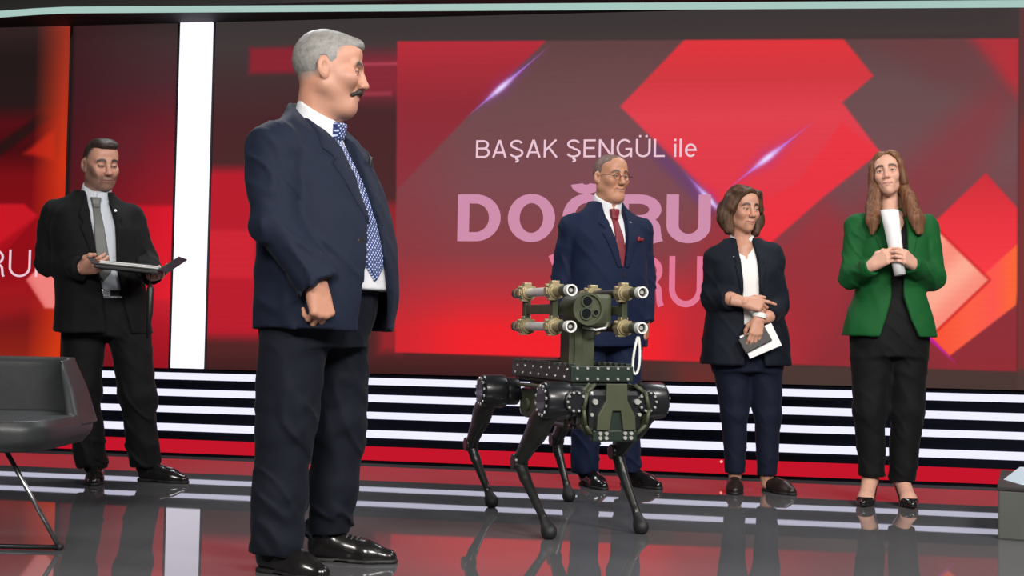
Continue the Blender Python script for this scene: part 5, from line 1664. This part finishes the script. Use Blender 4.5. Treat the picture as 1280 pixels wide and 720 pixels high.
        G.cone(heel + d * 0.01 + np.array((0, 0, 0.112)), heel + d * 0.05 + np.array((0, 0, 0.10)), 0.028, 0.028, k=0.02)
        G.cone(ball, toe, 0.036, 0.018, k=0.02)
        V, Q = G.mesh(); p.body.append((V, Q, np.array(sk)))
        S = Field(lo, hi, 0.004)
        S.cone(heel + d * 0.012 + np.array((0, 0, 0.105)), ball + np.array((0, 0, -0.006)), 0.038, 0.041, k=0.02)
        S.cone(ball + np.array((0, 0, -0.004)), toe + d * 0.012, 0.041, 0.020, k=0.02)
        # open top: keep only below a sloping line along the foot
        X, Y, Z = S.xyz()
        along = (X - heel[0]) * d[0] + (Y - heel[1]) * d[1]
        lim = np.interp(along.ravel(), [-0.03, 0.03, 0.10, 0.150, 0.170, 0.23], [0.128, 0.112, 0.058, 0.026, 0.045, 0.05]).reshape(along.shape)
        S.D = np.maximum(S.D, (Z - lim).astype(np.float32))
        sol = np.interp(along.ravel(), [-0.03, 0.04, 0.13, 0.3], [0.085, 0.075, 0.006, 0.002]).reshape(along.shape)
        S.D = np.maximum(S.D, (sol - Z).astype(np.float32))
        S.cone(heel + d * 0.0 + np.array((0, 0, 0.09)), heel + d * (-0.002) + np.array((0, 0, 0.006)), 0.014, 0.0055, k=0.012)
        S.plane((0, 0, 0.001), (0, 0, -1))
        S.build('pump', M_SHOE, p.root)
    # both hands round the rolled papers
    p.hand((-0.150, 0.200, 1.150), (0.72, 0.50, 0.50), (-0.45, 0.75, 0.05), 'R', ((30, 45, 35), (34, 48, 35), (38, 50, 36), (42, 52, 36)), 0.90, sk, arm=0.015,
           thumb=[(0.024, 0.022, -0.008), (0.046, 0.046, -0.022), (0.048, 0.076, -0.040), (0.038, 0.098, -0.052)])
    p.hand((0.040, 0.215, 1.160), (-0.70, 0.58, 0.38), (0.42, 0.85, 0.15), 'L', ((32, 48, 35), (36, 50, 36), (40, 52, 36), (44, 54, 36)), 0.90, sk, arm=0.015,
           thumb=[(0.024, 0.022, -0.008), (0.046, 0.046, -0.022), (0.048, 0.076, -0.040), (0.038, 0.098, -0.052)])
    core = [((L(-0.0, 0, 0.85), L(0, 0, 1.1), nb), (0.08, 0.08, 0.045)), ((nb, shR, elR, wrR), (0.036, 0.040, 0.034, 0.026)), ((nb, shL, elL, wrL), (0.036, 0.040, 0.034, 0.026)),
            ((L(0, 0, 0.85), hipR, knR, anR), (0.08, 0.07, 0.05, 0.032)), ((L(0, 0, 0.85), hipL, knL, anL), (0.08, 0.07, 0.05, 0.032))]
    p.finish(core, sk)
    o = p.root.location
    a = Vector(L(-0.024, 0.222, 1.105)); b = Vector(L(-0.066, 0.188, 1.415))
    Rz = Matrix.Rotation(p.yaw, 3, 'Z')
    a = Vector(o) + Rz @ a; b = Vector(o) + Rz @ b
    # a sheaf rolled into a slightly conical scroll
    ax_ = (b - a); Ln = ax_.length
    Mq = Matrix.Translation(a) @ ax_.to_track_quat('Z', 'Y').to_matrix().to_4x4()
    seg = 46; rows = []
    V, Q = [], []
    for i in range(seg + 1):
        t = i / seg; th = t * 2 * math.pi * 2.15
        for zz in (0, 0.25, 0.5, 0.75, 1.0):
            r = (0.028 + 0.016 * zz) * (0.80 + 0.20 * t)
            zoff = zz * Ln * (1.0 - 0.02 * math.sin(th))
            V.append(Mq @ Vector((r * math.cos(th), r * math.sin(th), zoff)))
    for i in range(seg):
        for k in range(4):
            q = i * 5 + k
            Q.append((q, q + 5, q + 6, q + 1))
    ro = link('paper_roll', np_mesh('paper_roll', np.array([v[:] for v in V]), np.array(Q)), M_PAPER)
    md = ro.modifiers.new('thickness', 'SOLIDIFY'); md.thickness = 0.0012
    tag(ro, 'white papers rolled upright in both hands of the woman in green', 'papers')


man_profile()
man_folder()
man_blue()
woman_navy()
woman_green()


# ------------------------------------------------------------------ the four-legged robot with its launcher mount
def robot():
    M_OLIVE = mat('olive_green_paint', (0.052, 0.060, 0.030, 1), 0.5, noise=0.2, nscale=12, bump=0.08, bscale=250)
    M_DKGREEN = mat('dark_green_anodised', (0.014, 0.026, 0.018, 1), 0.4, noise=0.3, nscale=20)
    M_BODY = mat('robot_black_shell', (0.010, 0.011, 0.013, 1), 0.32, noise=0.2, coat=0.2)
    M_LEG = mat('robot_dark_leg', (0.016, 0.017, 0.015, 1), 0.4, noise=0.25, nscale=15)
    M_SHANK = mat('shank_grey_metal', (0.050, 0.052, 0.050, 1), 0.32, 0.7, noise=0.2)
    M_TAN = mat('tan_clamp_paint', (0.36, 0.30, 0.17, 1), 0.35, 0.3, noise=0.2, nscale=40)
    M_TUBE = mat('pale_grey_tube', (0.75, 0.75, 0.70, 1), 0.3, 0.3, noise=0.08)
    M_WHITE = mat('white_ring', (0.75, 0.75, 0.72, 1), 0.4, noise=0.05)
    M_BORE = mat('dark_bore', (0.012, 0.012, 0.010, 1), 0.5, noise=0.2)
    M_GLASS = mat('lens_glass', (0.008, 0.010, 0.012, 1), 0.06, coat=0.6, noise=0.1)
    M_BOLT = mat('bright_bolt', (0.75, 0.75, 0.70, 1), 0.25, 0.6, noise=0.1)
    # local frame: +x forward, +y to the robot's left, z up
    root = empty('robot_dog', (0.243, 5.45, 0), math.atan2(-0.94, 0.34))
    tag(root, 'four-legged robot dog, black and olive green, carrying four launcher tubes', 'robot')
    # trunk
    t = MB().box((0.0, 0, 0.495), (0.66, 0.20, 0.13), 0.03)
    t.box((0.0, 0, 0.565), (0.50, 0.16, 0.05), 0.015)
    t.box((0.0, 0, 0.425), (0.46, 0.15, 0.03), 0.01)
    trunk = t.build('trunk', M_BODY, root)
    for sy in (-1, 1):
        q = MB()
        q.prism([(-0.27, 0.47), (-0.22, 0.55), (0.20, 0.55), (0.27, 0.50), (0.25, 0.44), (-0.20, 0.43)], sy * 0.098, sy * 0.116, bev=0.005)
        for i in range(4):
            q.cyl((-0.16 + 0.09 * i, sy * 0.112, 0.49), (-0.16 + 0.09 * i, sy * 0.13, 0.49), 0.030, 0.024, seg=16)
        q.build('side_panel', M_OLIVE, root)
        q = MB().tube([(-0.24, sy * 0.13, 0.57), (-0.10, sy * 0.145, 0.575), (0.16, sy * 0.145, 0.575), (0.27, sy * 0.135, 0.55), (0.33, sy * 0.13, 0.49), (0.30, sy * 0.13, 0.42)], 0.009)
        q.build('guard_rail', M_OLIVE, root)
    # front: housing, bracket, guards
    FX, FY = 0.075, 0.015
    f = MB().box((0.355 + FX / 2, FY, 0.500), (0.06 + FX, 0.23, 0.16), 0.02)
    f.build('front_housing', M_BODY, root)
    f = MB().prism([(FY + a_, b_) for a_, b_ in [(-0.044, 0.605), (0.044, 0.605), (0.046, 0.54), (0.080, 0.48), (0.083, 0.425), (0.030, 0.425), (0.018, 0.50), (-0.018, 0.50), (-0.030, 0.425), (-0.083, 0.425), (-0.080, 0.48), (-0.046, 0.54)]],
                   0.384 + FX, 0.400 + FX, axes=(1, 2), bev=0.003)
    fb = f.build('front_bracket', M_OLIVE, root)
    MB().prism([(FY - 0.030, 0.505), (FY + 0.030, 0.505), (FY + 0.036, 0.41), (FY - 0.036, 0.41)], 0.372 + FX, 0.387 + FX, axes=(1, 2), bev=0.002).build('bracket_recess', M_DKGREEN, fb)
    b = MB()
    for sy in (-1, 1):
        for dz in (0.412, 0.394):
            for dy in (0.040, 0.066):
                b.cyl((0.386 + FX, FY + sy * dy, dz), (0.398 + FX, FY + sy * dy, dz), 0.0075, seg=10)
        b.cyl((0.380 + FX, FY + sy * 0.090, 0.535), (0.400 + FX, FY + sy * 0.090, 0.535), 0.011, seg=12)
        b.cyl((0.380 + FX, FY + sy * 0.102, 0.485), (0.396 + FX, FY + sy * 0.102, 0.485), 0.007, seg=10)
    tag(b.build('front_bolts', M_BOLT, fb), kind='stuff')
    MB().box((0.375 + FX, FY, 0.402), (0.03, 0.19, 0.045), 0.006).build('lower_plate', M_DKGREEN, root)
    # curved side guards between the front hips and the bracket
    for sy in (-1, 1):
        pts = [(0.375 + FX, FY + sy * 0.085, 0.600), (0.395 + FX, FY + sy * 0.125, 0.570), (0.40 + FX, FY + sy * 0.140, 0.505), (0.395 + FX, FY + sy * 0.130, 0.445), (0.375 + FX, FY + sy * 0.09, 0.400)]
        q = MB()
        for k in range(4):
            a0, a1 = Vector(pts[k]), Vector(pts[k + 1])
            q.tube([a0, a1], 0.008, 8)
            q.tube([a0 - Vector((0.055, 0, 0)), a1 - Vector((0.055, 0, 0))], 0.008, 8)
            bb = bmesh.new()
            vs = [bb.verts.new(v_) for v_ in (a0, a1, a1 - Vector((0.055, 0, 0)), a0 - Vector((0.055, 0, 0)))]
            vs2 = [bb.verts.new(v_.co - Vector((0, sy * 0.005, 0))) for v_ in vs]
            bb.faces.new(vs); bb.faces.new(vs2[::-1])
            for e_ in range(4):
                bb.faces.new((vs[e_], vs[(e_ + 1) % 4], vs2[(e_ + 1) % 4], vs2[e_]))
            bmesh.ops.recalc_face_normals(bb, faces=bb.faces[:])
            q._merge(bb)
        q.build('side_guard', M_OLIVE, root)
    # deck with its two bolted rails
    MB().box((0.02, 0, 0.600), (0.66, 0.24, 0.014), 0.004).build('deck_plate', M_DKGREEN, root)
    for sy in (-1, 1):
        rl = MB().box((0.02, sy * 0.125, 0.640), (0.68, 0.022, 0.062), 0.004)
        for i in range(12):
            rl.box((-0.29 + i * 0.0565, sy * 0.125, 0.675), (0.030, 0.024, 0.012), 0.002)
        ro = rl.build('deck_rail', M_DKGREEN, root)
        b = MB()
        for i in range(7):
            for dz in (0.626, 0.656):
                x = -0.27 + i * 0.095 + (0.03 if dz > 0.64 else 0)
                b.cyl((x, sy * 0.135, dz), (x, sy * 0.141, dz), 0.0052, seg=8)
        tag(b.build('rail_bolts', M_BOLT, ro), kind='stuff')
    cr = MB().box((0.355, 0, 0.640), (0.022, 0.27, 0.062), 0.004)
    co = cr.build('front_crossbar', M_DKGREEN, root)
    b = MB()
    for i in range(6):
        for dz in (0.620, 0.662):
            b.cyl((0.364, -0.11 + i * 0.044, dz), (0.371, -0.11 + i * 0.044, dz), 0.0055, seg=8)
    tag(b.build('crossbar_bolts', M_BOLT, co), kind='stuff')
    MB().box((-0.20, 0, 0.645), (0.20, 0.20, 0.075), 0.008).build('electronics_box', M_DKGREEN, root)
    MB().box((-0.02, 0.02, 0.630), (0.14, 0.16, 0.05), 0.008).build('electronics_box', M_DKGREEN, root)
    MB().tube([(-0.26, 0.06, 0.68), (-0.20, 0.10, 0.72), (-0.10, 0.08, 0.69), (0.0, 0.05, 0.655)], 0.006).build('cable', M_BODY, root)
    # mast and drum sight
    m_ = MB().box((0.10, 0.0, 0.735), (0.10, 0.115, 0.25), 0.006)
    m_.box((0.154, -0.018, 0.735), (0.012, 0.035, 0.24), 0.003)
    m_.box((0.10, 0, 0.630), (0.16, 0.16, 0.03), 0.005)
    m_.build('mast', M_OLIVE, root)
    hd = MB().box((0.11, 0.040, 0.895), (0.17, 0.150, 0.140), 0.018)
    hd.box((0.09, 0.0, 0.850), (0.12, 0.12, 0.03), 0.006)
    head = hd.build('sight_housing', M_OLIVE, root)
    dr = MB().cyl((0.10, -0.025, 0.900), (0.262, -0.025, 0.900), 0.063, 0.063, seg=36, bev=0.006)
    drum = dr.build('sight_drum', M_OLIVE, head)
    MB().pipe((0.245, -0.025, 0.900), (0.272, -0.025, 0.900), 0.067, 0.057, 36).build('drum_rim', M_OLIVE, head)
    for (dy, dz, r) in ((-0.004, 0.030, 0.020), (-0.008, -0.020, 0.021), (0.034, -0.016, 0.011)):
        y, z = -0.025 + dy, 0.900 + dz
        MB().pipe((0.258, y, z), (0.270, y, z), r + 0.005, r, 24).build('lens_ring', M_OLIVE, head)
        MB().cyl((0.259, y, z), (0.2645, y, z), r, seg=24).build('lens', M_GLASS, head)
    MB().tube([(0.20, -0.02, 0.826), (0.235, 0.025, 0.815), (0.24, 0.065, 0.824), (0.22, 0.085, 0.845)], 0.006).build('handle_loop', M_BOLT, head)
    # the two cross arms that carry the tubes
    for sy in (-1, 1):
        y = -0.142 if sy < 0 else 0.168
        a = MB().box((0.05, y * 0.70, 0.898), (0.055, abs(y) * 0.75, 0.040), 0.006)
        a.box((0.02, y, 0.898), (0.36, 0.020, 0.040), 0.005)
        a.box((0.185, y, 0.898), (0.040, 0.026, 0.110), 0.005)
        a.box((-0.135, y, 0.898), (0.040, 0.026, 0.110), 0.005)
        a.build('cross_arm', M_OLIVE, root)
    # launcher tubes
    for sy in (-1, 1):
        for z in (0.970, 0.826):
            y = -0.142 if sy < 0 else 0.168
            tb = MB().cyl((-0.22, y, z), (0.36, y, z), 0.0135, seg=24)
            tube = tb.build('launcher_tube', M_BORE, root)
            MB().cyl((-0.105, y, z), (0.150, y, z), 0.0185, seg=24, bev=0.002).build('tube_jacket', M_TUBE if sy < 0 else M_BORE, tube)
            MB().cyl((-0.275, y, z), (-0.200, y, z), 0.021, 0.0235, seg=24, bev=0.004).build('rear_cap', M_OLIVE, tube)
            MB().cyl((-0.235, y, z), (-0.160, y, z), 0.0245, 0.020, seg=24, bev=0.003).build('rear_collar', M_TAN, tube)
            for x in (-0.135, 0.185):
                c = MB().pipe((x - 0.024, y, z), (x + 0.024, y, z), 0.037, 0.018, 8)
                c.pipe((x - 0.034, y, z), (x + 0.034, y, z), 0.029, 0.018, 20)
                c.box((x, y, z + 0.037), (0.036, 0.034, 0.013), 0.003)
                c.box((x, y + sy * 0.034, z), (0.032, 0.014, 0.028), 0.003)
                c.box((x + 0.02, y - 0.020, z - 0.034), (0.030, 0.030, 0.008), 0.002)
                c.cyl((x, y - 0.040, z + 0.024), (x, y + 0.040, z + 0.024), 0.006, seg=10)
                c.build('clamp', M_TAN, tube)
            MB().cyl((0.215, y, z), (0.300, y, z), 0.0215, 0.0205, seg=24, bev=0.003).build('muzzle_sleeve', M_TAN, tube)
            MB().pipe((0.285, y, z), (0.345, y, z), 0.0225, 0.018, 24).build('sleeve_band', M_OLIVE, tube)
            MB().pipe((0.340, y, z), (0.375, y, z), 0.0235, 0.0180, 28).build('muzzle_ring', M_WHITE, tube)
            MB().cyl((0.345, y, z), (0.358, y, z), 0.0185, seg=24).build('bore', M_BORE, tube)
            MB().cyl((0.352, y, z), (0.368, y, z), 0.0095, 0.0065, seg=16).build('nose_cap', M_BOLT, tube)
    # white lanyard loop hanging from the lower right tube
    pts = []
    for k in range(25):
        tt = k / 24 * 2 * math.pi
        pts.append((0.352 + 0.004 * math.sin(tt), 0.160 - 0.010 * (1 - math.cos(tt)) * 0.5 + 0.017 * math.sin(tt) * (0.4 + 0.6 * (1 - math.cos(tt)) / 2), 0.790 - 0.075 + 0.075 * math.cos(tt)))
    MB().tube(pts, 0.0055, 8).build('lanyard_loop', M_WHITE, root)
    # legs: (hip, knee, foot)
    legs = [((0.375, -0.205, 0.535), (0.150, -0.268, 0.275), (0.395, -0.229, 0.0)),
            ((0.375, 0.205, 0.535), (0.165, 0.160, 0.310), (0.354, 0.185, 0.0)),
            ((-0.375, -0.205, 0.535), (-0.640, -0.215, 0.275), (-0.490, -0.160, 0.0)),
            ((-0.375, 0.205, 0.535), (-0.720, 0.245, 0.285), (-0.610, 0.270, 0.0))]
    for hip, kn, ft in legs:
        sy = 1 if hip[1] > 0 else -1
        h_ = Vector(hip); k_ = Vector(kn); f_ = Vector(ft) + Vector((0, 0, 0.030))
        mo = MB().cyl((h_.x, sy * 0.09, h_.z), (h_.x, sy * 0.155, h_.z), 0.062, seg=28, bev=0.008)
        mo.cyl((h_.x, sy * 0.148, h_.z), (h_.x, sy * 0.262, h_.z), 0.074, seg=28, bev=0.014)
        motor = mo.build('hip_motor', M_BODY, root)
        MB().cyl((h_.x, sy * 0.260, h_.z), (h_.x, sy * 0.268, h_.z), 0.050, 0.046, seg=24).build('motor_cap', M_BODY, motor)
        for sd in ((h_ + Vector((0.06, 0, 0)), ) if hip[0] > 0 else (h_ - Vector((0.06, 0, 0)), )):
            MB().cyl((sd.x - 0.02, h_.y * 0.75, sd.z), (sd.x + 0.03, h_.y * 0.75, sd.z), 0.045, seg=20, bev=0.006).build('roll_motor', M_BODY, motor)
        b = MB()
        for i in range(12):
            a = 2 * math.pi * i / 12 + 0.2
            b.cyl((h_.x + 0.058 * math.cos(a), sy * 0.262, h_.z + 0.058 * math.sin(a)), (h_.x + 0.058 * math.cos(a), sy * 0.2665, h_.z + 0.058 * math.sin(a)), 0.0062, seg=8)
        fx = h_.x + (0.080 if hip[0] > 0 else -0.080)
        for i in range(10):
            a = 2 * math.pi * i / 10
            b.cyl((fx + 0.008, h_.y * 0.75 + 0.036 * math.cos(a), h_.z + 0.036 * math.sin(a)), (fx + 0.016, h_.y * 0.75 + 0.036 * math.cos(a), h_.z + 0.036 * math.sin(a)), 0.005, seg=8)
        tag(b.build('motor_bolts', M_BOLT, motor), kind='stuff')
        # thigh: a blade that narrows to the knee
        yo = sy * 0.215
        hs = Vector((h_.x, yo, h_.z))
        d = (k_ - hs)
        Fd = Field(np.minimum(hs, k_) - 0.12, np.maximum(hs, k_) + 0.12, 0.006)
        nrm = (0, 1, 0)
        Fd.cone(hs, hs + d * 0.45, 0.072, 0.058, k=0.02, flat=(nrm, 0.55))
        Fd.cone(hs + d * 0.40, k_, 0.058, 0.036, k=0.03, flat=(nrm, 0.65))
        th = Fd.build('thigh', M_LEG, root)
        MB().cyl(k_ - Vector((0, 0.030, 0)), k_ + Vector((0, 0.030, 0)), 0.032, seg=20, bev=0.005).build('knee_joint', M_BODY, th)
        s_ = f_ - k_
        Fs = Field(np.minimum(k_, f_) - 0.08, np.maximum(k_, f_) + 0.08, 0.005)
        Fs.chain([k_, k_ + s_ * 0.25 + Vector((-0.012, 0, 0)), k_ + s_ * 0.8, f_], (0.027, 0.022, 0.0155, 0.018), 0.01)
        sh = Fs.build('shank', M_SHANK, root)
        Ff = Field((ft[0] - 0.08, ft[1] - 0.07, -0.02), (ft[0] + 0.08, ft[1] + 0.07, 0.11), 0.005)
        Ff.ell((ft[0], ft[1], 0.026), (0.034, 0.027, 0.030))
        Ff.cone((ft[0], ft[1], 0.03), f_ - s_ * 0.14, 0.026, 0.019, k=0.02)
        Ff.plane((0, 0, 0.0005), (0, 0, -1))
        Ff.build('foot', M_RUBBER, root)


robot()
